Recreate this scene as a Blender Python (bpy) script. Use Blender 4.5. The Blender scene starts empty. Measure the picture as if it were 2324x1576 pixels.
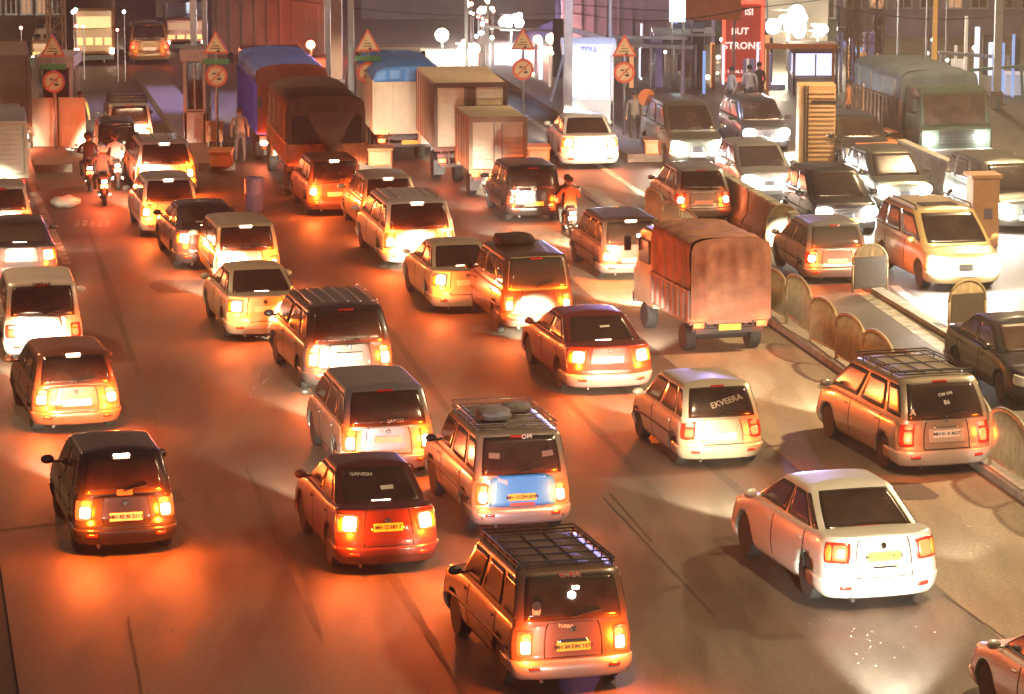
import bpy, bmesh, math, random
from mathutils import Vector, Matrix
R = math.radians
random.seed(7)
sc = bpy.context.scene
COL = sc.collection

# ------------------------------------------------------------------ camera
CH, PITCH, FPX = 14.0, R(10.7), 7865.0          # height (m), tilt down, focal length in 2324-px units
cam_d = bpy.data.cameras.new('camera'); cam = bpy.data.objects.new('camera', cam_d); COL.objects.link(cam)
cam.location = (0, 0, CH); cam.rotation_euler = (R(90) - PITCH, 0, 0)
cam_d.sensor_width = 36; cam_d.lens = 36 * FPX / 2324; cam_d.clip_end = 2000; cam_d.clip_start = 1
sc.camera = cam
# ------------------------------------------------------------------ world, exposure, street lighting
w = bpy.data.worlds.new('World'); sc.world = w; w.use_nodes = True
nt = w.node_tree; bg = nt.nodes['Background']
tc = nt.nodes.new('ShaderNodeTexCoord'); sx = nt.nodes.new('ShaderNodeSeparateXYZ'); rp = nt.nodes.new('ShaderNodeValToRGB')
nt.links.new(tc.outputs['Generated'], sx.inputs[0]); nt.links.new(sx.outputs['Z'], rp.inputs[0]); nt.links.new(rp.outputs[0], bg.inputs[0])
rp.color_ramp.elements[0].color = (1.0, .58, .32, 1); rp.color_ramp.elements[0].position = 0.0
rp.color_ramp.elements[1].color = (.30, .22, .24, 1); rp.color_ramp.elements[1].position = 0.6
bg.inputs[1].default_value = 0.09
sc.view_settings.view_transform = 'Standard'; sc.view_settings.look = 'None'
sc.view_settings.exposure = 1.2; sc.view_settings.gamma = 1.0
sc.cycles.use_denoising = True; sc.cycles.use_light_tree = True
sc.cycles.max_bounces = 5; sc.cycles.glossy_bounces = 3; sc.cycles.diffuse_bounces = 2; sc.cycles.volume_bounces = 0
sc.cycles.transparent_max_bounces = 6; sc.cycles.sample_clamp_indirect = 4; sc.cycles.caustics_reflective = False
HAZE = 0.0015

def lamp(name, kind, loc, power, color, size=.3, parent=None, rot=None, spot=None, blend=.5):
    d = bpy.data.lights.new(name, kind); d.energy = power; d.color = color
    if kind == 'AREA': d.size = size
    else: d.shadow_soft_size = size
    if spot: d.spot_size = spot; d.spot_blend = blend
    o = bpy.data.objects.new(name, d); COL.objects.link(o); o.location = loc
    if rot: o.rotation_euler = rot
    if parent: o.parent = parent
    return o

lamp('cool_mast_light', 'SPOT', (12, 200, 15.0), 42000, (.42, .36, 1.0), .6, rot=(R(-84), 0, R(-5)), spot=R(36), blend=.6)
SODIUM = (1.0, .56, .25)
for (x, y, p_) in ((-9, 97, 900), (2, 97, 900), (11, 100, 800)):      # unseen fill spots added to brighten the boards behind the plaza
    lamp('plaza_fill_spot', 'SPOT', (x, y, 9.0), p_, (1, .62, .34), .3, rot=(R(62), 0, 0), spot=R(110), blend=.7)
lamp('gate_led_light', 'SPOT', (-3.5, 118, 8.0), 3200, (.25, .50, 1.0), .3, rot=(0, 0, 0), spot=R(70), blend=.6)
lamp('gate_led_light', 'SPOT', (-11, 119, 8.0), 2600, (.45, .40, 1.0), .3, rot=(0, 0, 0), spot=R(66), blend=.6)
lamp('booth_led_light', 'SPOT', (3.5, 109, 7.5), 1100, (.50, .62, 1.0), .3, rot=(R(20), 0, 0), spot=R(110), blend=.6)
for (x, y, p) in ((17, 70, 17000), (15, 98, 8500), (16, 134, 3500), (-17, 74, 3600), (-22, 112, 3000), (9, 48, 4600)):
    lamp('sodium_street_light', 'SPOT', (x, y, 13.0), p, SODIUM if x < 5 else (1.0, .70, .36), .45, rot=(0, 0, 0), spot=R(150), blend=.8)

# ------------------------------------------------------------------ projection helpers (photo px -> world)
def ray(u, v):
    a = (u - 1162) / FPX; b = (788 - v) / FPX
    return Vector((a, math.cos(PITCH) + b * math.sin(PITCH), -math.sin(PITCH) + b * math.cos(PITCH)))
def at(u, v, z=0.0):
    d = ray(u, v); t = (z - CH) / d.z
    return Vector((d.x * t, d.y * t, z))
def aty(u, v, y):
    d = ray(u, v); t = y / d.y
    return Vector((d.x * t, y, CH + d.z * t))

# ------------------------------------------------------------------ materials
M = {}
def mat(name, c, rough=.5, metal=0., emit=None, es=0., coat=0., noise=0., nscale=8., bump=0., c2=None, spec=.5, alpha=1., wear=0.):
    if name in M: return M[name]
    m = bpy.data.materials.new(name); m.use_nodes = True; M[name] = m
    n = m.node_tree; b = n.nodes['Principled BSDF']
    b.inputs['Base Color'].default_value = (*c, 1); b.inputs['Roughness'].default_value = rough
    b.inputs['Metallic'].default_value = metal; b.inputs['Coat Weight'].default_value = coat
    b.inputs['Coat Roughness'].default_value = .08; b.inputs['Specular IOR Level'].default_value = spec
    if emit:
        b.inputs['Emission Color'].default_value = (*emit, 1); b.inputs['Emission Strength'].default_value = es
        m.cycles.emission_sampling = 'NONE'
    if noise or bump or c2:
        t = n.nodes.new('ShaderNodeTexCoord'); ns = n.nodes.new('ShaderNodeTexNoise'); ns.inputs['Scale'].default_value = nscale
        ns.inputs['Detail'].default_value = 6; n.links.new(t.outputs['Object'], ns.inputs['Vector'])
        if noise or c2:
            r = n.nodes.new('ShaderNodeValToRGB'); r.color_ramp.elements[0].position = .35; r.color_ramp.elements[1].position = .68
            d = c2 if c2 else tuple(x * (1 - noise) for x in c)
            r.color_ramp.elements[0].color = (*d, 1); r.color_ramp.elements[1].color = (*c, 1)
            n.links.new(ns.outputs['Fac'], r.inputs[0]); n.links.new(r.outputs[0], b.inputs['Base Color'])
        if bump:
            bn = n.nodes.new('ShaderNodeBump'); bn.inputs['Strength'].default_value = bump; bn.inputs['Distance'].default_value = .02
            n.links.new(ns.outputs['Fac'], bn.inputs['Height']); n.links.new(bn.outputs[0], b.inputs['Normal'])
    return m
def paint(name, c, metal=.25, rough=.34):
    return mat('paint_' + name, c, rough, metal, coat=.6, noise=.12, nscale=1.6)
GLASS = mat('tinted_glass', (.050, .030, .020), .16, spec=.8, noise=.5, nscale=2)
GLASSL = mat('light_glass', (.07, .065, .055), .06, spec=.7)
RUBBER = mat('rubber', (.018, .017, .016), .8)
ALLOY = mat('wheel_metal', (.35, .33, .31), .35, .8)
BLACK = mat('black_plastic', (.02, .019, .018), .5)
GREYP = mat('grey_plastic', (.11, .105, .10), .55)
CHROME = mat('chrome', (.75, .74, .72), .12, 1.)
SEAM = mat('seam_shadow_gap', (.012, .011, .010), .8)
RED_ON = mat('tail_lamp_lit', (.5, .05, .02), .3, emit=(1, .62, .40), es=20)
RED_DIM = mat('tail_lamp_dim', (.35, .03, .02), .25, emit=(1, .18, .05), es=1.4)
RED_OFF = mat('tail_lamp_lens', (.42, .03, .015), .18, coat=.5)
RED_RIM = mat('tail_lamp_red_glow', (.5, .03, .01), .3, emit=(1, .10, .02), es=1.1)
AMB = mat('amber_lens', (.60, .25, .04), .2, coat=.5); PINKL = mat('clear_pink_lens', (.55, .34, .30), .15, coat=.5)
CLEAR = mat('headlamp_lens', (.6, .6, .58), .12, .3)
HEAD_ON = mat('headlamp_lit', (.9, .9, .85), .2, emit=(1, .97, .88), es=120)
PL_W = mat('plate_white', (.72, .70, .66), .5)
PL_Y = mat('plate_yellow', (.75, .52, .06), .5)
INK = mat('ink_black', (.02, .02, .02), .6)
STICK = mat('sticker_pale', (.62, .58, .50), .6)
STEEL = mat('steel_grey', (.30, .31, .33), .45, .6, noise=.25, nscale=5)
STEELB = mat('steel_pale', (.48, .50, .56), .45, .3, noise=.2, nscale=4)
SKIN = mat('skin', (.30, .16, .10), .6)

# ------------------------------------------------------------------ mesh helpers
def mesh_from(name, verts, faces, smooth=False, merge=0.):
    me = bpy.data.meshes.new(name)
    bm = bmesh.new()
    vs = [bm.verts.new(v) for v in verts]
    for f in faces:
        try: bm.faces.new([vs[i] for i in f])
        except ValueError: pass
    if merge: bmesh.ops.remove_doubles(bm, verts=bm.verts, dist=merge)
    bmesh.ops.recalc_face_normals(bm, faces=bm.faces)
    if smooth:
        for f in bm.faces: f.smooth = True
    bm.to_mesh(me); bm.free()
    return me
def link(name, me, m=None, parent=None, loc=None, rot=None):
    o = bpy.data.objects.new(name, me); COL.objects.link(o)
    if m is not None:
        if not me.materials: me.materials.append(None)
        if isinstance(m, (list, tuple)):
            while len(me.materials) < len(m): me.materials.append(None)
        else: m = [m]
        for i, mm in enumerate(m):
            o.material_slots[i].link = 'OBJECT'; o.material_slots[i].material = mm
    if parent: o.parent = parent
    if loc is not None: o.location = loc
    if rot is not None: o.rotation_euler = rot
    return o
def tag(o, label=None, cat=None, group=None, kind=None):
    if label: o['label'] = label
    if cat: o['category'] = cat
    if group: o['group'] = group
    if kind: o['kind'] = kind
    return o
def empty(name, loc, rz=0., label=None, cat=None, group=None):
    o = bpy.data.objects.new(name, None); COL.objects.link(o); o.location = loc; o.rotation_euler = (0, 0, rz)
    o.empty_display_size = .2
    return tag(o, label, cat, group)

class MB:
    """collects shapes into one mesh"""
    def __init__(s): s.v = []; s.f = []; s.sm = False; s.mi = []; s.cur = 0
    def add(s, vs, fs):
        n = len(s.v); s.v += [Vector(v) for v in vs]; s.f += [[i + n for i in f] for f in fs]; s.mi += [s.cur] * len(fs); return s
    def box(s, c, d, rz=0., rx=0., ry=0., bev=0.):
        x, y, z = d[0] / 2, d[1] / 2, d[2] / 2
        if bev:
            b = min(bev, x * .9, y * .9, z * .9); bm = bmesh.new()
            bmesh.ops.create_cube(bm, size=1)
            for v in bm.verts: v.co = Vector((v.co.x * 2 * x, v.co.y * 2 * y, v.co.z * 2 * z))
            bmesh.ops.bevel(bm, geom=bm.edges[:], offset=b, segments=2, profile=.6, affect='EDGES')
            vs = [v.co.copy() for v in bm.verts]; fs = [[v.index for v in f.verts] for f in bm.faces]; bm.free()
        else:
            vs = [Vector((a * x, b_ * y, c_ * z)) for a in (-1, 1) for b_ in (-1, 1) for c_ in (-1, 1)]
            fs = [(0, 1, 3, 2), (4, 6, 7, 5), (0, 4, 5, 1), (2, 3, 7, 6), (0, 2, 6, 4), (1, 5, 7, 3)]
        m = Matrix.Translation(c) @ Matrix.Rotation(rz, 4, 'Z') @ Matrix.Rotation(ry, 4, 'Y') @ Matrix.Rotation(rx, 4, 'X')
        return s.add([m @ v for v in vs], fs)
    def tube(s, pts, r, n=8, cap=True):
        pts = [Vector(p) for p in pts]; rings = []
        for i, p in enumerate(pts):
            a = pts[max(i - 1, 0)]; b = pts[min(i + 1, len(pts) - 1)]; t = (b - a).normalized()
            up = Vector((0, 0, 1)) if abs(t.z) < .9 else Vector((0, 1, 0))
            e1 = t.cross(up).normalized(); e2 = t.cross(e1)
            rr = r[i] if isinstance(r, (list, tuple)) else r
            rings.append([p + e1 * rr * math.cos(k * 2 * math.pi / n) + e2 * rr * math.sin(k * 2 * math.pi / n) for k in range(n)])
        vs = [v for q in rings for v in q]; fs = []
        for i in range(len(pts) - 1):
            for k in range(n): fs.append((i * n + k, i * n + (k + 1) % n, (i + 1) * n + (k + 1) % n, (i + 1) * n + k))
        if cap: fs.append(list(range(n))); fs.append([(len(pts) - 1) * n + k for k in range(n)])
        return s.add(vs, fs)
    def lathe(s, prof, c, axis='Z', n=20):
        """prof: (radius, height) pairs around an axis through c"""
        vs = []; fs = []
        for (r, h) in prof:
            for k in range(n):
                a = k * 2 * math.pi / n; p = (r * math.cos(a), r * math.sin(a), h)
                if axis == 'X': p = (p[2], p[0], p[1])
                elif axis == 'Y': p = (p[0], p[2], p[1])
                vs.append(Vector(c) + Vector(p))
        for i in range(len(prof) - 1):
            for k in range(n): fs.append((i * n + k, i * n + (k + 1) % n, (i + 1) * n + (k + 1) % n, (i + 1) * n + k))
        fs.append(list(range(n))); fs.append([(len(prof) - 1) * n + k for k in range(n)])
        return s.add(vs, fs)
    def ball(s, c, r, n=10):
        if not isinstance(r, (list, tuple)): r = (r, r, r)
        vs = []; fs = []
        for i in range(n + 1):
            th = math.pi * i / n
            for k in range(n * 2):
                a = math.pi * k / n
                vs.append(Vector(c) + Vector((r[0] * math.sin(th) * math.cos(a), r[1] * math.sin(th) * math.sin(a), r[2] * math.cos(th))))
        for i in range(n):
            for k in range(n * 2):
                fs.append((i * 2 * n + k, i * 2 * n + (k + 1) % (2 * n), (i + 1) * 2 * n + (k + 1) % (2 * n), (i + 1) * 2 * n + k))
        return s.add(vs, fs)
    def mesh(s, name, smooth=False):
        me = mesh_from(name, s.v, s.f, smooth, 1e-5 if smooth and not any(s.mi) else 0.)
        if any(s.mi) and len(me.polygons) == len(s.mi):
            for p_, i in zip(me.polygons, s.mi): p_.material_index = i
        return me
    def build(s, name, m, parent=None, smooth=False, loc=None, rot=None):
        return link(name, s.mesh(name, smooth), m, parent, loc, rot)

TXT = {}
def text_mesh(s, size, depth=.004, spacing=1.0):
    k = (s, size, depth)
    if k in TXT: return TXT[k]
    cu = bpy.data.curves.new('lettering', 'FONT'); cu.body = s; cu.size = size; cu.align_x = 'CENTER'; cu.align_y = 'CENTER'
    cu.extrude = depth / 2; cu.resolution_u = 2; cu.space_character = spacing; cu.offset = size * .02
    o = bpy.data.objects.new('lettering', cu); COL.objects.link(o)
    bpy.context.view_layer.update()
    me = bpy.data.meshes.new_from_object(o.evaluated_get(bpy.context.evaluated_depsgraph_get()))
    bpy.data.objects.remove(o); TXT[k] = me
    return me
def smooth_step(t): t = max(0., min(1., t)); return t * t * (3 - 2 * t)
def interp(tab, x):
    if x <= tab[0][0]: return tab[0][1]
    for (a, b), (c, d) in zip(tab, tab[1:]):
        if x <= c: return b + (d - b) * (.5 * smooth_step((x - a) / (c - a)) + .5 * (x - a) / (c - a))
    return tab[-1][1]

# ------------------------------------------------------------------ vehicle body lofts
def ringpt(u, hw, y0, y1, rx, ryr, ryf):
    u %= 4; k = int(u); t = u - k; c = .18
    hw = max(hw, 1e-4); rx = min(rx, hw * .98)
    xi = hw - rx
    def arc(sx, yc, ry, deg): return (sx * xi + rx * math.cos(R(deg)), yc + ry * math.sin(R(deg)))
    yr, yf = y0 + ryr, y1 - ryf
    if k == 0:
        if t < c: return arc(1, yr, ryr, -45 - 45 * t / c)
        if t > 1 - c: return arc(-1, yr, ryr, -90 - 45 * (t - 1 + c) / c)
        return (xi * (1 - 2 * (t - c) / (1 - 2 * c)), y0)
    if k == 1:
        if t < c: return arc(-1, yr, ryr, -135 - 45 * t / c)
        if t > 1 - c: return arc(-1, yf, ryf, 180 - 45 * (t - 1 + c) / c)
        return (-hw, yr + (yf - yr) * (t - c) / (1 - 2 * c))
    if k == 2:
        if t < c: return arc(-1, yf, ryf, 135 - 45 * t / c)
        if t > 1 - c: return arc(1, yf, ryf, 90 - 45 * (t - 1 + c) / c)
        return (-xi + 2 * xi * (t - c) / (1 - 2 * c), y1)
    if t < c: return arc(1, yf, ryf, 45 - 45 * t / c)
    if t > 1 - c: return arc(1, yr, ryr, -45 * (t - 1 + c) / c)
    return (hw, yf + (yr - yf) * (t - c) / (1 - 2 * c))

WP = [(0, .90), (.12, .965), (.35, 1.0), (.62, 1.0), (.85, .975), (.96, .945), (1, .915)]
def lower(S):
    hwm = S['W'] / 2
    def P(h, u):
        k = max(0., h - 1); hh = min(1., max(0., h)); kb = max(0., -h)
        hw = hwm * interp(WP, hh) * (1 - k) * (1 - kb)
        y0 = interp(S['rear'], hh) + .10 * k + .2 * kb
        y1 = S['L'] - interp(S['front'], hh) - .10 * k - .2 * kb
        x, y = ringpt(u, hw, y0, y1, hwm * .62, S['cr'], S['cf'])
        # flatten the big plan curve towards the ends
        zt = interp(S['deck'], y)
        z = S['z0'] + hh * (zt - S['z0']) + S.get('crown', .035) * (1 - (1 - k) ** 2)
        return Vector((x, y, z))
    return P
def upper(S):
    def P(g, u):
        k = max(0., g - 1); gg = min(1., g); top = S['H'] - .03
        gp = max(0., gg); f = gp ** 1.15
        hw = S['wb'] + (S['wr'] - S['wb']) * f
        y0 = S['yrb'] + (S['yrr'] - S['yrb']) * (gp ** S.get('rp', 1.3)); y1 = S['yfb'] + (S['yfr'] - S['yfb']) * (gp ** 1.1)
        if gg > .88:
            t = (gg - .88) / .12; ins = .05 * (1 - math.sqrt(max(0, 1 - t * t))); hw -= ins; y0 += ins; y1 -= ins
        hw *= (1 - k); y0 += k * .25; y1 -= k * .25
        x, y = ringpt(u, hw, y0, y1, S['wb'] * .30, .12, .22)
        z = S['zb'] + gg * (top - S['zb']) + .045 * (1 - (1 - k) ** 2)
        return Vector((x, y, z))
    return P
def loft_mesh(name, P, hs, nseg, bottom=True):
    us = []
    for k, n in enumerate(nseg): us += [k + i / n for i in range(n)]
    n = len(us); vs = [P(h, u) for h in hs for u in us]; fs = []
    for i in range(len(hs) - 1):
        for j in range(n): fs.append((i * n + j, i * n + (j + 1) % n, (i + 1) * n + (j + 1) % n, (i + 1) * n + j))
    return mesh_from(name, vs, fs, True, 2e-4)
def pnormal(P, h, u, c):
    e = 1e-3; a = P(h + e, u) - P(h - e, u); b = P(h, u + e) - P(h, u - e); n = a.cross(b)
    if n.length < 1e-12: return Vector((0, -1, 0))
    n.normalize(); p = P(h, u)
    if n.dot(p - c) < 0: n = -n
    return n
def patch(name, P, h0, h1, u0, u1, off, c, nh=6, nu=10, rnd=.25, skew=0., skirt=True):
    """a panel lying on a loft, its edge turned in; skew slides the top edge along u"""
    vs = []; fs = []
    nh2, nu2 = nh + 2, nu + 2
    for i in range(-1, nh + 2):
        for j in range(-1, nu + 2):
            a = max(-1, min(1, -1 + 2 * i / nh)); b = max(-1, min(1, -1 + 2 * j / nu))
            aa = a * math.sqrt(max(0, 1 - rnd * b * b * .5)); bb = b * math.sqrt(max(0, 1 - rnd * a * a * .5))
            h = h0 + (h1 - h0) * (aa + 1) / 2; u = u0 + (u1 - u0) * (bb + 1) / 2 + skew * (aa + 1) / 2
            o = off if (0 <= i <= nh and 0 <= j <= nu) else -.012
            vs.append(P(h, u) + pnormal(P, h, u, c) * o)
    w_ = nu + 3
    for i in range(nh + 2):
        for j in range(nu + 2): fs.append((i * w_ + j, i * w_ + j + 1, (i + 1) * w_ + j + 1, (i + 1) * w_ + j))
    me = mesh_from(name, vs, fs, True, 0)
    return me

def wheel_meshes(r, wd):
    k = ('wheel', r, wd)
    if k in TXT: return TXT[k]
    t = MB().lathe([(r * .64, -wd / 2), (r * .93, -wd / 2), (r, -wd / 2 + .025), (r, wd / 2 - .025), (r * .93, wd / 2), (r * .64, wd / 2)], (0, 0, 0), 'X', 24)
    rim = MB(); rim.lathe([(r * .66, -wd / 2 + .01), (r * .66, wd / 2 - .015), (r * .60, wd / 2 - .01), (r * .56, wd / 2 - .05), (.01, wd / 2 - .055)], (0, 0, 0), 'X', 24)
    for i in range(7):
        a = i * 2 * math.pi / 7
        rim.box((wd / 2 - .035, math.cos(a) * r * .33, math.sin(a) * r * .33), (.03, r * .56, r * .13), 0, a)
    rim.lathe([(r * .14, wd / 2 - .05), (r * .12, wd / 2 - .005), (.01, wd / 2)], (0, 0, 0), 'X', 12)
    TXT[k] = (t.mesh('tyre', True), rim.mesh('rim'))
    for f in TXT[k][0].polygons: f.use_smooth = abs(f.normal.x) < .8
    return TXT[k]
def add_wheel(parent, x, y, r, wd=.2, name='wheel', rimmat=ALLOY):
    t, rm = wheel_meshes(r, wd)
    o = link(name, t, RUBBER, parent, (x, y, r), (0, 0, 0 if x > 0 else math.pi))
    link('rim', rm, rimmat, o)
    return o

SPECS = {
 'hatch': dict(L=3.60, W=1.56, H=1.54, z0=.20, zb=.90, wb=.73, wr=.62, yrb=.13, yrr=.46, yfb=2.86, yfr=2.02, r=.275, wy=(.62, 2.98), rp=1.5,
    deck=[(0, .90), (.4, .93), (2.5, .94), (2.85, .91), (3.3, .82), (3.6, .66)], rear=[(0, .04), (.22, 0), (.42, .015), (.46, .05), (1, .10)], front=[(0, .06), (.3, 0), (1, .10)], cr=.22, cf=.34,
    lamp=(.50, .97, .925, 1.10), rg=(.10, .88), sw=[(.13, .27), (.29, .54), (.56, .86)], plate=.60, seams=(.285, .555), hl=(.62, .9, 2.02, 2.11)),
 'van': dict(L=3.45, W=1.48, H=1.68, z0=.22, zb=.98, wb=.705, wr=.64, yrb=.07, yrr=.26, yfb=2.85, yfr=2.2, r=.27, wy=(.55, 2.9), rp=1.4,
    deck=[(0, .98), (2.6, 1.0), (2.9, .96), (3.3, .84), (3.45, .7)], rear=[(0, .03), (.2, 0), (.36, .01), (.4, .035), (1, .06)], front=[(0, .05), (.3, 0), (1, .08)], cr=.14, cf=.25,
    lamp=(.42, .80, .945, 1.09), rg=(.04, .88), sw=[(.12, .30), (.32, .56), (.58, .88)], plate=.56, seams=(.31, .57), hl=(.6, .88, 2.02, 2.11)),
 'sedan': dict(L=4.45, W=1.74, H=1.47, z0=.19, zb=.94, wb=.78, wr=.62, yrb=.52, yrr=1.38, yfb=3.38, yfr=2.45, r=.305, wy=(.92, 3.55), rp=1.0,
    deck=[(0, .93), (.12, 1.0), (.5, 1.02), (1.0, .98), (3.1, .95), (3.4, .92), (4.0, .80), (4.45, .60)], rear=[(0, .05), (.2, 0), (.46, .01), (.52, .05), (1, .10)], front=[(0, .06), (.3, 0), (1, .14)], cr=.26, cf=.42,
    lamp=(.58, .92, .895, 1.10), rg=(.10, .90), sw=[(.08, .22), (.24, .50), (.52, .86)], plate=.70, seams=(.30, .53), hl=(.62, .9, 2.02, 2.11), crown=.02),
 'mpv': dict(L=4.56, W=1.78, H=1.76, z0=.22, zb=1.03, wb=.84, wr=.73, yrb=.11, yrr=.50, yfb=3.85, yfr=2.85, r=.32, wy=(.90, 3.68), rp=1.5,
    deck=[(0, 1.03), (.4, 1.05), (3.3, 1.05), (3.8, .99), (4.3, .86), (4.56, .72)], rear=[(0, .04), (.2, 0), (.36, .01), (.41, .05), (1, .10)], front=[(0, .06), (.3, 0), (1, .12)], cr=.22, cf=.38,
    lamp=(.42, .98, .935, 1.09), rg=(.05, .88), sw=[(.10, .30), (.32, .55), (.57, .87)], plate=.78, seams=(.31, .56), hl=(.62, .92, 2.02, 2.11)),
 'suv': dict(L=4.40, W=1.79, H=1.88, z0=.28, zb=1.12, wb=.845, wr=.76, yrb=.09, yrr=.30, yfb=3.30, yfr=2.62, r=.355, wy=(.85, 3.53), rp=1.4,
    deck=[(0, 1.12), (3.0, 1.13), (3.3, 1.10), (4.1, 1.0), (4.4, .86)], rear=[(0, .02), (.1, 0), (.26, 0), (.30, .06), (1, .09)], front=[(0, .03), (.3, 0), (1, .10)], cr=.15, cf=.26,
    lamp=(.40, .86, .935, 1.07), rg=(.06, .90), sw=[(.11, .32), (.34, .58), (.60, .88)], plate=.74, seams=(.33, .59), hl=(.62, .9, 2.02, 2.11)),
}
CACHE = {}
def vehicle_meshes(key):
    if key in CACHE: return CACHE[key]
    S = SPECS[key]; D = {}
    PL, PU = lower(S), upper(S); cl = Vector((0, S['L'] / 2, .5)); cu = Vector((0, (S['yrb'] + S['yfb']) / 2, S['zb'] - .1))
    body = loft_mesh('body', PL, [-1, -.5, 0, .05, .12, .2, .28, .36, .42, .47, .55, .65, .75, .85, .91, .96, 1, 1.12, 1.3, 1.5, 1.75, 2], [18, 40, 18, 40])
    # wheel openings
    o = bpy.data.objects.new('tmp', body); COL.objects.link(o)
    cut = MB()
    for wy in S['wy']:
        for sx in (-1, 1): cut.lathe([(S['r'] + .06, -.17), (S['r'] + .06, .3)] if sx > 0 else [(S['r'] + .06, -.3), (S['r'] + .06, .17)], (sx * (S['W'] / 2 - .06), wy, S['r'] + .01), 'X', 26)
    co = bpy.data.objects.new('tmpc', cut.mesh('cut')); COL.objects.link(co)
    md = o.modifiers.new('b', 'BOOLEAN'); md.object = co; md.operation = 'DIFFERENCE'; md.solver = 'EXACT'
    bpy.context.view_layer.update()
    D['body'] = bpy.data.meshes.new_from_object(o.evaluated_get(bpy.context.evaluated_depsgraph_get())); D['body'].materials.clear()
    bpy.data.objects.remove(o); bpy.data.objects.remove(co)
    D['cabin'] = loft_mesh('cabin', PU, [-.08, 0, .1, .25, .4, .55, .7, .8, .88, .92, .96, .985, 1, 1.12, 1.3, 1.55, 1.8, 2], [16, 26, 16, 26])
    g0, g1 = S['rg']
    D['rear_window'] = patch('rear_window', PU, g0, g1, .06, .94, .006, cu, 8, 14, .10)
    D['rubber'] = patch('window_seal', PU, g0 - .035, min(.965, g1 + .03), .045, .955, .003, cu, 8, 14, .10)
    D['windshield'] = patch('windshield', PU, .05, .90, 2.06, 2.94, .006, cu, 8, 14, .10)
    D['side'] = []
    for (a, b) in S['sw']:
        D['side'].append(patch('side_window', PU, .09, .86, 1 + a, 1 + b, .006, cu, 6, 8, .12))
        D['side'].append(patch('side_window', PU, .09, .86, 4 - b, 4 - a, .006, cu, 6, 8, .12))
    h0, h1, u0, u1 = S['lamp']
    D['lampL'] = patch('tail_light', PL, h0, h1, u0, u1, .014, cl, 6, 8, .3)
    D['lampR'] = patch('tail_light', PL, h0, h1, 1 - u1, 1 - u0, .014, cl, 6, 8, .3)
    a_, b_ = h0 + (h1 - h0) * .12, h0 + (h1 - h0) * (.88 if key == 'sedan' else .60)
    c_, d_ = u0 + (u1 - u0) * .10, u0 + (u1 - u0) * .62
    D['bulbL'] = patch('lamp_bulb', PL, a_, b_, c_, d_, .022, cl, 4, 6, .4); D['bulbR'] = patch('lamp_bulb', PL, a_, b_, 1 - d_, 1 - c_, .022, cl, 4, 6, .4)
    if key != 'sedan':
        D['revL'] = patch('clear_lens', PL, h0 + (h1 - h0) * .68, h0 + (h1 - h0) * .90, c_, d_, .020, cl, 3, 5, .4); D['revR'] = patch('clear_lens', PL, h0 + (h1 - h0) * .68, h0 + (h1 - h0) * .90, 1 - d_, 1 - c_, .020, cl, 3, 5, .4)
    else:
        e_, f_ = u0 + (u1 - u0) * .66, u0 + (u1 - u0) * .92
        D['revL'] = patch('amber_lens', PL, a_, b_, e_, f_, .020, cl, 3, 5, .4); D['revR'] = patch('amber_lens', PL, a_, b_, 1 - f_, 1 - e_, .020, cl, 3, 5, .4)
    h0, h1, u0, u1 = S['hl']
    D['headL'] = patch('headlight', PL, h0 - .06, h1, u0 - .08, u1 + .02, .012, cl, 6, 8, .5)
    D['headR'] = patch('headlight', PL, h0 - .06, h1, 4.98 - u1, 5 - u0 + .08, .012, cl, 6, 8, .5)
    D['grille'] = patch('grille', PL, .56, .80, 2.32, 2.68, .008, cl, 4, 8, .3)
    D['airdam'] = patch('grille', PL, .10, .34, 2.2, 2.8, .008, cl, 4, 8, .3)
    D['bumper'] = patch('rear_bumper', PL, -.0, .33, -.28, 1.28, .03, cl, 6, 26, .06)
    D['fbumper'] = patch('front_bumper', PL, .0, .42, 1.80, 3.20, .022, cl, 6, 26, .06)
    D['reflL'] = patch('reflector', PL, .17, .23, .90, .98, .04, cl, 2, 4, .2); D['reflR'] = patch('reflector', PL, .17, .23, .02, .10, .04, cl, 2, 4, .2)
    # seams in one mesh: tailgate outline and door gaps
    sm = []
    def strip(P, h0, h1, u0, u1, c, nh=1, nu=10): sm.append(patch('s', P, h0, h1, u0, u1, .004, c, nh, nu, 0))
    strip(PL, .352, .372, .14, .86, cl)
    strip(PL, .36, .98, .138, .146, cl, 8, 1); strip(PL, .36, .98, .854, .862, cl, 8, 1)
    if key == 'sedan': strip(PL, 1.02, 1.06, .5, .5001, cl, 1, 1)
    for side in (0, 1):
        for sv in list(S['seams']) + [.83]:
            a, b = 1 + sv, 1 + sv + .005
            if side: a, b = 5 - b, 5 - a
            if sv < S['seams'][0] + .02: strip(PL, .30, .98, a, b, cl, 8, 1)
            else: strip(PL, .06, .98, a, b, cl, 8, 1)
    for m_ in sm: m_.name = 'panel_gap'
    D['seams'] = sm; D['handles'] = []
    hz = S['z0'] + .80 * (S['zb'] - S['z0'])
    for sx in (-1, 1):
        for sv in S['seams']:
            p = PL(.80, 1 + sv + .035) if sx < 0 else PL(.80, 4 - sv - .035)
            D['handles'].append(MB().box((p.x + sx * .015, p.y, p.z), (.03, .16, .028), bev=.008).mesh('door_handle'))
    mr = MB(); c_ = PU(.12, 1.9)
    mr.ball((-S['wb'] - .17, c_.y - .12, S['zb'] + .10), (.11, .06, .075), 6); mr.box((-S['wb'] - .04, c_.y - .08, S['zb'] + .05), (.14, .05, .03))
    D['mirL'] = mr.mesh('side_mirror', True)
    D['mirR'] = mesh_from('side_mirror', [Vector((-v.co.x, v.co.y, v.co.z)) for v in D['mirL'].vertices], [list(p.vertices) for p in D['mirL'].polygons], True)
    st = patch('brake_light', PU, .90 if key != 'sedan' else .12, .945 if key != 'sedan' else .17, .40, .60, .012, cu, 2, 6, .2)
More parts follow.
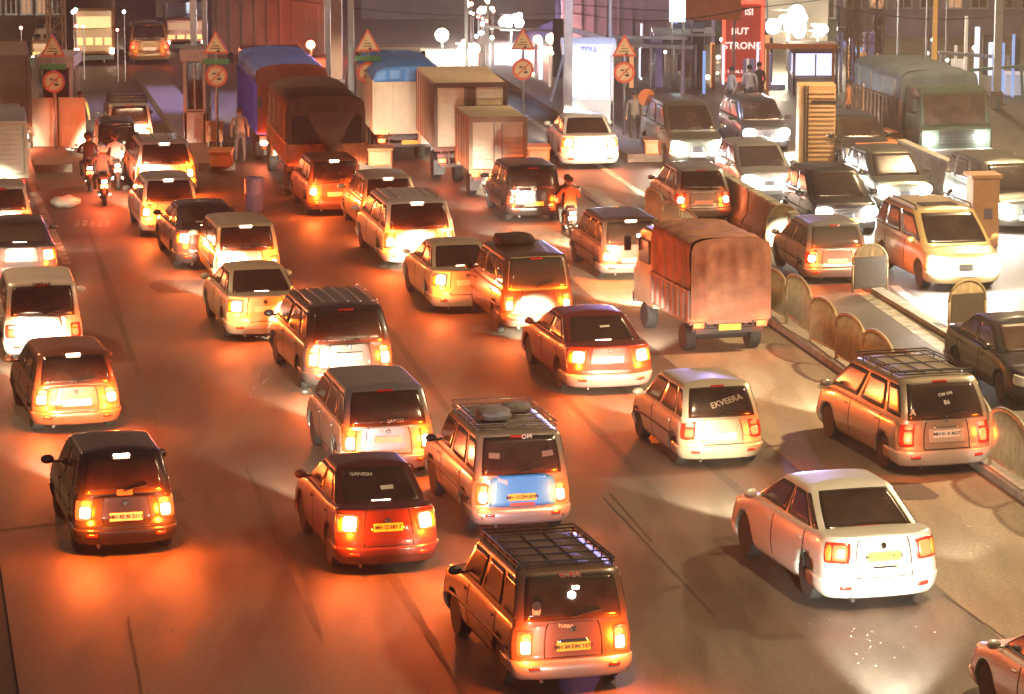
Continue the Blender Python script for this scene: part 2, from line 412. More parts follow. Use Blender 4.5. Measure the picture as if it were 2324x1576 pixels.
    D['stop'] = st
    wp_ = MB()
    a_, b_ = PU(g0 + .03, .62), PU(g0 + .30, .40)
    n_ = pnormal(PU, g0 + .1, .5, cu) * .022
    wp_.tube([PU(g0 + .02, .5) + n_, PU(g0 + .08, .40) + n_, PU(g0 + .13, .27) + n_], .010, 5); wp_.ball(PU(g0 + .02, .5) + n_, .022, 5)
    D['wiper'] = wp_.mesh('rear_wiper')
    D['mould'] = [patch('side_moulding', PL, .46, .52, 1.20, 1.80, .012, cl, 2, 20, .05), patch('side_moulding', PL, .46, .52, 3.20, 3.80, .012, cl, 2, 20, .05)]
    D['spoiler'] = patch('spoiler', PU, .94, 1.18, .08, .92, .025, cu, 4, 12, .15)
    ub = MB(); ub.box((0, S['L'] / 2, S['z0'] + .04), (S['W'] * .72, S['L'] * .86, .12)); ub.tube([(-S['W'] * .28, .1, S['z0'] - .02), (-S['W'] * .28, -.03, S['z0'] - .02)], .03)
    D['under'] = ub.mesh('underbody')
    D['PL'], D['PU'], D['cl'], D['cu'], D['S'] = PL, PU, cl, cu, S
    CACHE[key] = D
    return D

def orient_on(P, c, h, u, off, roll=0.):
    """matrix whose local x runs along the panel (to the viewer's right), y up the panel, z outwards"""
    n = pnormal(P, h, u, c); p = P(h, u) + n * off
    up = (P(h + .02, u) - P(h - .02, u)).normalized(); x = up.cross(n).normalized()
    m = Matrix((x, n.cross(x), n)).transposed().to_4x4(); m.translation = p
    return m @ Matrix.Rotation(roll, 4, 'Z')

TOTAL = 0
def vehicle(name, key, u, v, yaw, pnt, label, cat='car', on=1., tail=None, plate='w', ptext=None, scale=(1, 1, 1), front=False, group=None, glass=None,
            head=1., bumper=None, extra=None, loc=None, spoiler=False, stopon=True, lower_mat=None, detail=True):
    """rear view: (u, v) is the pixel under the middle of the rear bumper; front=True: under the front bumper, headlights on"""
    D = vehicle_meshes(key); S = D['S']
    z = .26 * scale[2]
    if loc is None:
        loc = at(u, v, z); loc.z = 0
    rz = R(yaw)
    if front:
        rz = R(yaw + 180); d = Vector((-math.sin(rz), math.cos(rz), 0)); loc = loc - d * S['L'] * scale[1]
    root = empty(name, loc, rz, label, cat, group); root.scale = scale
    gl = glass or GLASS
    b = link('body', D['body'], pnt, root)
    link('cabin', D['cabin'], pnt, root); link('underbody', D['under'], BLACK, root)
    for m_ in D['seams']: link('panel_gap', m_, SEAM, b)
    for m_ in D['handles']: link('door_handle', m_, pnt if detail else BLACK, b)
    rw = link('rear_window', D['rear_window'], gl, root); link('windshield', D['windshield'], gl, root)
    for m_ in D['side']: link('side_window', m_, gl, root)
    link('window_seal', D['rubber'], BLACK, rw)
    if key in ('hatch', 'van', 'mpv', 'suv') and not front: link('rear_wiper', D['wiper'], BLACK, rw)
    if key in ('hatch', 'suv', 'van'):
        for m_ in D['mould']: link('side_moulding', m_, BLACK, b)
    bump = link('rear_bumper', D['bumper'], bumper or pnt, root); fb = link('front_bumper', D['fbumper'], bumper or pnt, root)
    rm = tail or (RED_ON if on > .45 else RED_DIM if on > 0 else RED_OFF)
    for k_, b_ in (('lampL', 'bulbL'), ('lampR', 'bulbR')):
        tl = link('tail_light', D[k_], RED_RIM if on > .45 else RED_OFF, root); link('lamp_bulb', D[b_], rm, tl); link('amber_lens' if key == 'sedan' else 'clear_lens', D['rev' + k_[-1]], AMB if key == 'sedan' else PINKL, tl)
    for k_ in ('headL', 'headR'): link('headlight', D[k_], HEAD_ON if front and head > 0 else CLEAR, root)
    link('grille', D['grille'], BLACK, root); link('air_intake', D['airdam'], BLACK, fb)
    for k_ in ('reflL', 'reflR'): link('reflector', D[k_], RED_OFF, bump)
    for k_ in ('mirL', 'mirR'): link('side_mirror', D[k_], pnt if key != 'suv' else BLACK, root)
    link('brake_light', D['stop'], RED_ON if (on > .6 and stopon) else RED_OFF, root)
    if spoiler: link('spoiler', D['spoiler'], pnt, root)
    for wy in S['wy']:
        for sx in (-1, 1): add_wheel(root, sx * (S['W'] / 2 - .13), wy, S['r'])
    # licence plates
    m = orient_on(D['PL'], D['cl'], (S['plate'] - S['z0']) / (S['deck'][0][1] - S['z0']), .5, .02)
    pw = MB().box((0, 0, 0), (.50, .125, .014), bev=.004).mesh('licence_plate')
    p = link('licence_plate', pw, PL_Y if plate == 'y' else PL_W, root); p.matrix_local = m
    if ptext:
        t = link('plate_text', text_mesh(ptext, .085), INK, p); t.location = (0, 0, .010)
    if front:
        m = orient_on(D['PL'], D['cl'], .42, 2.5, .03)
        p = link('licence_plate', pw, PL_Y if plate == 'y' else PL_W, root); p.matrix_local = m
    # the light its lamps give
    tz = S['z0'] + (S['lamp'][0] + S['lamp'][1]) / 2 * (S['deck'][0][1] - S['z0'])
    if on > 0:
        for sx in (-1, 1): lamp('tail_lamp_glow', 'POINT', (sx * (S['W'] / 2 - .13), -.16, tz), 84 * on, (1, .122, .005), .06, root)
    if head > 0:
        lamp('headlamp_beam', 'SPOT', (0, S['L'] + .12, .66), (3000 if not front else 160) * head, (1, .86, .60), .12, root, (R(79), 0, 0), R(38), .55)
    if front and head > 0:
        for sx in (-1, 1): MB().ball((sx * (S['W'] / 2 - .24), S['L'] - .06, S['z0'] + .76 * (interp(S['deck'], S['L'] - .2) - S['z0'])), (.185, .13, .135), 8).build('headlight_glare_ball', HEAD_ON, root, True)  # oversized glowing balls, with close point lights, imitate headlamp glare
        for sx in (-1, 1): lamp('headlamp_flare', 'POINT', (sx * (S['W'] / 2 - .22), S['L'] + .16, S['z0'] + .72 * (S['deck'][-1][1] - S['z0']) + .08), 60 * head, (.95, .97, 1), .06, root)
    if extra: extra(root, D)
    return root

# ------------------------------------------------------------------ vehicle extras
def roof_rails(root, D, m=BLACK):
    S = D['S']; z = S['H']
    for sx in (-1, 1):
        x = sx * (S['wr'] - .07)
        MB().tube([(x, S['yrr'] + .15, z - .02), (x, S['yrr'] + .25, z + .06), (x, S['yfr'] - .2, z + .06), (x, S['yfr'] - .08, z - .03)], .018).build('roof_rail', m, root, True)
def roof_rack(root, D, m=CHROME, n=6, h=.13):
    S = D['S']; z = S['H'] + .03; y0, y1, x = S['yrr'] + .15, S['yfr'] - .1, S['wr'] - .04
    r = MB()
    for zz in (z, z + h):
        r.tube([(-x, y0, zz), (x, y0, zz), (x, y1, zz), (-x, y1, zz), (-x, y0, zz)], .014)
    for i in range(n):
        yy = y0 + (y1 - y0) * (i + .5) / n; r.tube([(-x, yy, z), (x, yy, z)], .012)
        for sx in (-1, 1): r.tube([(sx * x, yy, z - .07), (sx * x, yy, z + h)], .012)
    for i in range(4):
        xx = -x + 2 * x * (i + .5) / 4; r.tube([(xx, y0, z), (xx, y1, z)], .010)
    r.build('roof_rack', m, root)
def ribs(root, D, m, n=6):
    S = D['S']; y0, y1, x = S['yrr'] + .30, S['yfr'] - .25, S['wr'] - .12; z = S['H']
    r = MB()
    for i in range(n):
        xx = -x + 2 * x * i / (n - 1); r.box((xx, (y0 + y1) / 2, z + .012), (.05, y1 - y0, .03), bev=.01)
    r.build('roof_rib', m, root)
def cloth_bundle(root, D, pos, size, m, name='luggage_bundle', label=None):
    b = MB(); random.seed(int(pos[1] * 100))
    bm = bmesh.new(); bmesh.ops.create_icosphere(bm, subdivisions=3, radius=1)
    for v in bm.verts:
        f = 1 + .10 * math.sin(7 * v.co.x + 3) * math.cos(6 * v.co.y) + random.uniform(-.04, .04)
        s_ = Vector((math.copysign(abs(v.co.x) ** .6, v.co.x), math.copysign(abs(v.co.y) ** .6, v.co.y), math.copysign(abs(v.co.z) ** .7, v.co.z)))
        v.co = Vector((s_.x * size[0] / 2 * f, s_.y * size[1] / 2 * f, s_.z * size[2] / 2 * f))
    me = bpy.data.meshes.new(name); 
    for f in bm.faces: f.smooth = True
    bm.to_mesh(me); bm.free()
    o = link(name, me, m)
    o.matrix_world = root_matrix(root) @ Matrix.Translation(pos)
    return tag(o, label, 'luggage')
def root_matrix(root):
    return Matrix.Translation(root.location) @ root.rotation_euler.to_matrix().to_4x4() @ Matrix.Diagonal((*root.scale, 1))
def glass_text(root, D, s, size, g, u, roll=0., m=STICK, P='PU', off=.012):
    rw = next(c for c in root.children if c.name.startswith('rear_window')) if P == 'PU' else next(c for c in root.children if c.name.startswith('body'))
    o = link('window_sticker' if P == 'PU' else 'badge_text', text_mesh(s, size), m, rw)
    o.matrix_local = orient_on(D[P], D['cu'] if P == 'PU' else D['cl'], g, u, off, roll)
def badge(root, D, h=.80, m=CHROME):
    me = MB().lathe([(.045, -.004), (.045, .006), (.03, .010), (.001, .010)], (0, 0, 0), 'Z', 14).mesh('badge')
    o = link('badge', me, m, root); o.matrix_local = orient_on(D['PL'], D['cl'], h, .5, .008)
def garnish(root, D, h0, h1, m, u0=.2, u1=.8):
    link('tailgate_trim', patch('tailgate_trim', D['PL'], h0, h1, u0, u1, .012, D['cl'], 3, 10, .1), m, root)

# ------------------------------------------------------------------ trucks
def canvas_cover(W, L, z0, z1, rise, seed, sag=.05, drape=0.):
    """a tarpaulin stretched over hoops: side walls, arched top, drooping rear flap"""
    random.seed(seed); m = MB(); ny, nx = 16, 22; rows = []
    ph = [random.uniform(0, 6) for _ in range(8)]
    for i in range(ny + 1):
        t = i / ny; y = L * t; row = []
        hoop = abs(math.sin(t * math.pi * 4)); sg = sag * hoop
        for j in range(nx + 1):
            s = j / nx
            if s < .28: x = -W / 2; z = z0 + (z1 - z0) * (s / .28); nrm = (-1, 0)
            elif s > .72: x = W / 2; z = z0 + (z1 - z0) * ((1 - s) / .28); nrm = (1, 0)
            else:
                a = (s - .28) / .44; ang = math.pi * a; ex = abs(math.cos(ang)) ** .75
                x = -W / 2 * math.copysign(ex, math.cos(ang)); z = z1 + rise * (math.sin(ang) ** .6); nrm = (0, 1)
            wr = .012 * math.sin(9 * t * 6.28 + ph[0] + 3 * s) + .018 * math.sin(14 * s + ph[1] + 7 * t) + .010 * math.sin(31 * s + 17 * t + ph[2])
            x += nrm[0] * (wr - sg * .4); z += nrm[1] * (wr - sg)
            row.append(Vector((x, y, z)))
        rows.append(row)
    vs = [v for r in rows for v in r]; n = nx + 1; fs = [(i * n + j, i * n + j + 1, (i + 1) * n + j + 1, (i + 1) * n + j) for i in range(ny) for j in range(nx)]
    m.add(vs, fs)
    for (row, sgn) in ((rows[0], -1), (rows[-1], 1)):
        zb_ = z0 - drape if sgn < 0 else z0
        # simple grid over the arch: columns by x, rows by height
        vs = []; cols = 36; rws = 28
        def top(x):
            best = z1
            c = min(1, abs(x) / (W / 2)); a = math.acos(min(1, c ** (1 / .75)))
            return z1 + rise * (math.sin(a) ** .6) if c < 1 else z1
        for c in range(cols + 1):
            x = -W / 2 + W * c / cols
            for r_ in range(rws + 1):
                t = r_ / rws; z = zb_ + (top(x) - zb_ - .01) * t
                edge = min(1, 6 * min(t, 1 - t)) * min(1, 6 * min(c / cols, 1 - c / cols))
                b = sgn * (.09 if drape and sgn < 0 else 0) + sgn * edge * (.03 + .020 * math.sin(9 * x + 1.1 * math.sin(1.7 * z + ph[3])) * (1.1 - .5 * t) + .010 * math.sin(19 * x + ph[4] + .8 * z) + .014 * math.sin(2.6 * z + 1.5 * abs(x) + ph[5]))
                vs.append(Vector((x, row[0].y + b, z)))
        q = rws + 1; m.cur = 1 if sgn < 0 else 0
        m.add(vs, [(a * q + b, a * q + b + 1, (a + 1) * q + b + 1, (a + 1) * q + b) for a in range(cols) for b in range(rws)])
    return m

def truck_cab(root, W, y0, H, pnt, light=False):
    """blunt forward cab: its rear wall at y0, nose towards +y"""
    L = 1.55; z0 = .55
    prof = [(0, z0), (L, z0), (L + .02, z0 + .7), (L - .12, z0 + .78), (L - .30, H - .10), (L - .55, H), (0, H)]
    vs = []; n = len(prof)
    for x in (-W / 2, -W / 2 + .06, W / 2 - .06, W / 2):
        k = .0 if abs(x) < W / 2 else .05
        for (y, z) in prof: vs.append(Vector((x * (1 if z < H - .2 else .94), y0 + y + (-k if y > L / 2 else k), z - (k if z > 1.5 else 0))))
    fs = [[i for i in range(n)], [3 * n + i for i in range(n)]]
    for a in range(3):
        for i in range(n): fs.append((a * n + i, a * n + (i + 1) % n, (a + 1) * n + (i + 1) % n, (a + 1) * n + i))
    cab = link('cab', mesh_from('cab', vs, fs), pnt, root)
    gp = math.atan2(.18, (H - .10) - (z0 + .78))
    MB().box((0, y0 + L - .20, (z0 + .78 + H - .10) / 2), (W * .84, .03, (H - z0 - 1.02)), rx=gp, bev=.01).build('windshield', GLASS, cab)
    for sx in (-1, 1):
        MB().box((sx * (W / 2 - .01), y0 + L * .50, H - .52), (.05, .75, .52), bev=.02).build('side_window', GLASS, cab)
        MB().box((sx * (W / 2 + .16), y0 + L - .05, H - .45), (.16, .05, .34), bev=.02).build('side_mirror', BLACK, cab)
        MB().lathe([(.11, 0), (.12, .03), (.09, .05), (.01, .055)], (sx * W * .36, y0 + L, z0 + .42), 'Y', 16).build('headlight', HEAD_ON if light else CLEAR, cab, True)
    g = MB()
    for i in range(5): g.box((0, y0 + L + .03, z0 + .30 + .08 * i), (W * .5, .03, .045))
    g.build('grille', BLACK, cab)
    MB().box((0, y0 + L + .10, z0 + .02), (W * .98, .16, .24), bev=.04).build('front_bumper', GREYP, cab)
    return y0 + L

def truck(name, u, v, yaw, W, L, zbed, zside, zarch, rise, label, cat='truck', bed=None, canvas=None, pnt=None, kind='canvas', on=1., tail=.12, r=.42, seed=1, front=False, loc=None,
          group=None, side='ribs', lampx=.40, drape=0., tailm=None, opening=False, midstrip=False, flap=None, head=1., flaps=True, glow=1.):
    z = .5
    if loc is None: loc = at(u, v, z); loc.z = 0
    rz = R(yaw)
    tot = L + 1.65
    if front:
        rz = R(yaw + 180); loc = loc - Vector((-math.sin(rz), math.cos(rz), 0)) * tot
    root = empty(name, loc, rz, label, cat, group)
    ch = MB()
    for sx in (-1, 1): ch.box((sx * W * .22, tot / 2 - .2, zbed - .14), (.10, tot - .5, .18))
    ch.box((0, .08, zbed - .16), (W * .92, .08, .12)); ch.box((0, 0.0, .52), (W * .86, .06, .12), bev=.01)
    for sx in (-1, 1): ch.box((sx * W * .3, .02, (zbed + .5) / 2), (.05, .05, zbed - .5))
    ch.tube([(-W * .42, L * .24, r), (W * .42, L * .24, r)], .07); ch.build('chassis', BLACK, root)
    bm = bed or GREYP
    if kind == 'canvas':
        b = MB(); b.box((0, L / 2, zbed), (W, L, .10))
        b.build('load_bed', bm, root)
        sb = MB()
        for sx in (-1, 1):
            sb.box((sx * (W / 2 - .02), L / 2, (zbed + zside) / 2 + .03), (.05, L, zside - zbed))
            nr = max(4, int(L / .38))
            for i in range(nr + 1): sb.box((sx * (W / 2 + .025), .04 + (L - .08) * i / nr, (zbed + zside) / 2 + .03), (.05, .09, zside - zbed + .04), bev=.008)
            sb.box((sx * (W / 2 + .03), L / 2, zside + .04), (.06, L, .07), bev=.01)
        sb.build('side_panel', bm, root)
        tg = MB(); tg.box((0, -.03, (zbed + zside) / 2 + .02), (W - .04, .05, zside - zbed), bev=.01)
        for i in range(5): tg.box((-W / 2 + .12 + (W - .24) * i / 4, -.065, (zbed + zside) / 2 + .02), (.06, .03, zside - zbed - .05), bev=.008)
        tg.build('tailgate', tailm or bm, root)
        c = canvas_cover(W + .02, L, zside + .02, zarch, rise, seed, drape=drape).build('canvas_cover', [canvas, flap or canvas], root, True)
        rp_ = MB()
        for i in range(4):
            y = L * (i + .5) / 4
            for sx in (-1, 1): rp_.tube([(sx * (W / 2 + .05), y, zside), (sx * (W / 2 + .03), y + .05, zarch)], .012, 6)
        rp_.build('rope', mat('rope', (.30, .24, .16), .9), c)
        if opening:
            MB().box((.0, -.075, zside + .42), (W * .90, .03, .78), bev=.01).build('inside_shade_panel', SEAM, c)  # solid black panel stands in for the shade inside the cover
            zt_ = zside + .95; vs = []; fs = []
            for r_ in range(9):
                t = r_ / 8; hw_ = W * .30 * (1 - t) + .05
                for q_ in range(9): xx = -hw_ + 2 * hw_ * q_ / 8 + .12; vs.append((xx, -.10 - .05 * math.sin(3.1 * q_ / 8) - .02 * math.sin(9 * t + q_), zt_ - t * 1.35))
            for r_ in range(8):
                for q_ in range(8): fs.append((r_ * 9 + q_, r_ * 9 + q_ + 1, r_ * 9 + q_ + 10, r_ * 9 + q_ + 9))
            link('hanging_flap', mesh_from('hanging_flap', vs, fs, True), canvas, c)
    elif kind == 'box':
        b = MB(); b.box((0, L / 2, (zbed + zarch) / 2 + .02), (W, L, zarch - zbed), bev=.035)
        bx = b.build('cargo_box', bm, root)
        tr = MB()
        for sx in (-1, 1):
            tr.box((sx * (W / 2 - .03), -.03, (zbed + zarch) / 2), (.11, .07, zarch - zbed + .02), bev=.01)
            for k in range(int(L / .5) + 1): tr.box((sx * (W / 2 + .006), .05 + k * .5, (zbed + zarch) / 2), (.02, .05, zarch - zbed - .12))
        tr.box((0, -.034, zarch - .03), (W, .07, .14), bev=.01); tr.box((0, -.034, zbed + .05), (W, .07, .12), bev=.01)
        tr.build('box_frame', canvas, bx)
        if midstrip: MB().box((0, -.035, (zbed + zarch) / 2 + .01), (W * .17, .03, zarch - zbed - .2), bev=.01).build('middle_strip', canvas, bx)
        for sx in (-1, 1):
            d = MB(); d.box((sx * W * .235, -.012, (zbed + zarch) / 2 + .01), (W * .42, .03, zarch - zbed - .22), bev=.01)
            for k in range(9): d.box((sx * W * .235, -.032, zbed + .22 + (zarch - zbed - .44) * k / 8), (W * .40, .03, .03))
            dd = d.build('rear_door', bm, bx)
            MB().tube([(sx * W * .07, -.05, zbed + .12), (sx * W * .07, -.05, zarch - .12)], .018).build('lock_rod', STEEL, dd)
    # running gear
    wy = (L * .24, L + .75)
    for y in wy:
        for sx in (-1, 1):
            add_wheel(root, sx * (W / 2 - .16), y, r, .24, rimmat=STEEL)
    if flaps:
        for sx in (-1, 1): MB().box((sx * (W / 2 - .2), L * .24 - r - .22, .40), (.34, .02, .42)).build('mud_flap', BLACK, root)
    pf = pnt or paint('white', (.62, .60, .55))
    truck_cab(root, W * .94, L + .06, max(zside + .55, min(zarch, 2.4)) if zarch > 2 else zarch, pf, front)
    for sx in (-1, 1):
        MB().box((sx * W * lampx, -.06, .66), (.24, .05, .13), bev=.02).build('tail_light', RED_ON if on > .45 else RED_DIM if on > 0 else RED_OFF, root)
        if on > 0: lamp('tail_lamp_glow', 'POINT', (sx * W * lampx, -.18, .66), 84 * on * glow, (1, .122, .02), .06, root)
    MB().box((0, -.05, .60), (.5, .02, .13), bev=.004).build('licence_plate', PL_Y, root)
    if front:
        for sx in (-1, 1): lamp('headlamp_flare', 'POINT', (sx * W * .34, tot + .22, .97), 60, (1, .97, .88), .1, root)
    if head > 0: lamp('headlamp_beam', 'SPOT', (0, tot + .2, .95), (3000 if not front else 200) * head, (1, .86, .60), .12, root, (R(78), 0, 0), R(40), .55)
    return root

# ------------------------------------------------------------------ people and motorcycles
def skin_body(chains, parent=None, name='body', sub=1):
    """chains: list of [(point, radius), ...]; each later chain starts near a point of the first ones"""
    vs = []; es = []; rs = []
    def find(p):
        for i, q in enumerate(vs):
            if (Vector(p) - q).length < 1e-4: return i
        vs.append(Vector(p)); return len(vs) - 1
    for ch in chains:
        prev = None
        for (p, r) in ch:
            n0 = len(vs); i = find(p)
            if i == n0: rs.append(r)
            if prev is not None and prev != i: es.append((prev, i))
            prev = i
    me = bpy.data.meshes.new('skel'); me.from_pydata([tuple(v) for v in vs], es, [])
    o = bpy.data.objects.new('skel', me); COL.objects.link(o)
    md = o.modifiers.new('s', 'SKIN'); md.use_smooth_shade = True
    for i, r in enumerate(rs): me.skin_vertices[0].data[i].radius = r if isinstance(r, tuple) else (r, r)
    me.skin_vertices[0].data[0].use_root = True
    s2 = o.modifiers.new('u', 'SUBSURF'); s2.levels = sub
    bpy.context.view_layer.update()
    out = bpy.data.meshes.new_from_object(o.evaluated_get(bpy.context.evaluated_depsgraph_get()))
    bpy.data.objects.remove(o); out.name = name
    return out
def paint_body(me, rules):
    """rules(centre) -> material index"""
    for p in me.polygons: p.material_index = rules(p.center); p.use_smooth = True
def figure(name, loc, rz, pose, shirt, trousers, label, hair=(.02, .017, .015), helmet=None, cat='person', group=None, lean=.12):
    """one continuous body; pose: 'ride' sits at .78 m, 'stand' stands; faces +y"""
    if pose == 'ride':
        hip = .80
        J = dict(pel=(0, 0, hip), sp=(0, lean * .5, hip + .24), ch=(0, lean, hip + .42), nk=(0, lean + .03, hip + .56), hd=(0, lean + .07, hip + .66), tp=(0, lean + .07, hip + .78))
        arms = lambda s: [(J['ch'], (.16, .11)), ((s * .19, lean + .02, hip + .46), .058), ((s * .27, lean + .20, hip + .25), .045), ((s * .29, lean + .42, hip + .22), .034), ((s * .29, lean + .50, hip + .21), .036)]
        legs = lambda s: [(J['pel'], (.15, .12)), ((s * .11, .05, hip - .02), .085), ((s * .21, .42, hip - .06), .062), ((s * .19, .36, hip - .42), .042), ((s * .19, .46, hip - .47), .040)]
    else:
        hip = .92
        J = dict(pel=(0, 0, hip), sp=(0, .01, hip + .24), ch=(0, 0, hip + .42), nk=(0, .0, hip + .56), hd=(0, .02, hip + .66), tp=(0, .02, hip + .78))
        arms = lambda s: [(J['ch'], (.16, .11)), ((s * .19, 0, hip + .46), .058), ((s * .25, -.02, hip + .18), .045), ((s * .25, .10, hip - .04), .034), ((s * .25, .14, hip - .12), .036)]
        legs = lambda s: [(J['pel'], (.15, .12)), ((s * .10, 0, hip - .06), .088), ((s * .12, .05 * s, hip - .46), .060), ((s * .13, -.06 * s, .10), .040), ((s * .13, .10 - .06 * s, .05), .042)]
    chains = [[(J['pel'], (.15, .12)), (J['sp'], (.145, .10)), (J['ch'], (.16, .11)), (J['nk'], (.052, .055)), (J['hd'], (.082, .095)), (J['tp'], (.062, .075))]]
    for s in (-1, 1): chains += [arms(s), legs(s)]
    me = skin_body(chains)
    def rule(c):
        if c.z > J['nk'][2] - .02: return 0
        if (c - Vector((0, 0, 0))).y > lean + .34 and abs(c.x) > .2 and c.z > hip + .1 and pose == 'ride': return 0
        if pose == 'stand' and abs(c.x) > .19 and c.z < hip + .02 and c.z > hip - .25: return 0
        if c.z > hip + .02 or (abs(c.x) > .17 and c.z > hip + .02): return 1
        if c.z < .13: return 3
        return 2
    paint_body(me, rule)
    root = link(name, me, [SKIN, shirt, trousers, BLACK]); root.location = loc; root.rotation_euler = (0, 0, rz)
    tag(root, label, cat, group)
    h = Vector(J['hd'])
    face = MB(); face.ball(h + Vector((0, .095, .0)), (.014, .022, .022), 5)
    for s in (-1, 1): face.ball(h + Vector((s * .085, .0, .0)), (.012, .024, .032), 5)
    face.build('nose_and_ears', SKIN, root, True)
    if helmet: 
        MB().ball(h + Vector((0, -.01, .05)), (.128, .148, .125), 10).build('helmet', helmet, root, True)
    else:
        MB().ball(h + Vector((0, -.022, .055)), (.094, .100, .088), 8).build('hair', mat('hair', hair, .7), root, True)
    return root
def motorcycle(loc, rz, pnt, label, group=None, on=1.):
    root = empty('motorcycle', loc, rz, label, 'motorcycle', group)
    for y in (-.62, .66):
        o = MB().lathe([(.21, -.035), (.27, -.05), (.295, 0), (.27, .05), (.21, .035)], (0, 0, 0), 'X', 22).build('wheel', RUBBER, root, True); o.location = (0, y, .295)
        sp = MB(); sp.lathe([(.04, -.06), (.04, .06)], (0, 0, 0), 'X', 10)
        for k in range(8): a = k * math.pi / 4; sp.tube([(0, 0, 0), (0, .22 * math.cos(a), .22 * math.sin(a))], .007, 5)
        sp.build('spokes', ALLOY, o)
    f = MB(); f.tube([(0, -.62, .30), (0, -.25, .34), (0, .15, .30), (0, .42, .72)], .03); f.tube([(0, -.45, .72), (0, .1, .66), (0, .40, .80)], .03)
    for s in (-1, 1): f.tube([(s * .07, .66, .30), (s * .06, .44, .92)], .022); f.tube([(s * .09, -.62, .30), (s * .09, -.42, .68)], .02)
    f.build('frame', BLACK, root)
    MB().box((0, .02, .42), (.20, .34, .26), bev=.05).build('engine', STEEL, root)
    MB().ball((0, .20, .80), (.13, .24, .12), 8).build('fuel_tank', pnt, root, True)
    MB().box((0, -.28, .77), (.24, .66, .09), bev=.035).build('seat', BLACK, root)
    MB().box((0, -.64, .72), (.16, .22, .10), rx=R(12), bev=.03).build('tail_panel', pnt, root)
    MB().box((0, -.70, .52), (.17, .03, .22), rx=R(-20), bev=.01).build('rear_mudguard', BLACK, root)
    hb = MB(); hb.tube([(-.34, .40, 1.02), (-.12, .46, .98), (.12, .46, .98), (.34, .40, 1.02)], .014)
    for s in (-1, 1): hb.tube([(s * .24, .43, 1.0), (s * .32, .45, 1.18)], .007); hb.ball((s * .33, .45, 1.21), (.055, .012, .035), 6)
    hb.build('handlebar', STEEL, root)
    MB().ball((0, .58, .90), (.09, .07, .09), 8).build('headlight', CLEAR, root, True)
    for s in (-1, 1): MB().tube([(s * .13, .05, .30), (s * .14, -.75, .34)], [.03, .045]).build('exhaust', CHROME, root)
    MB().box((0, -.76, .70), (.14, .04, .08), bev=.015).build('tail_light', RED_ON if on else RED_OFF, root)
    MB().box((0, -.765, .56), (.20, .01, .10)).build('licence_plate', PL_W, root)
    if on: lamp('tail_lamp_glow', 'POINT', (0, -.92, .72), 60 * on, (1, .085, .02), .05, root)
    return root

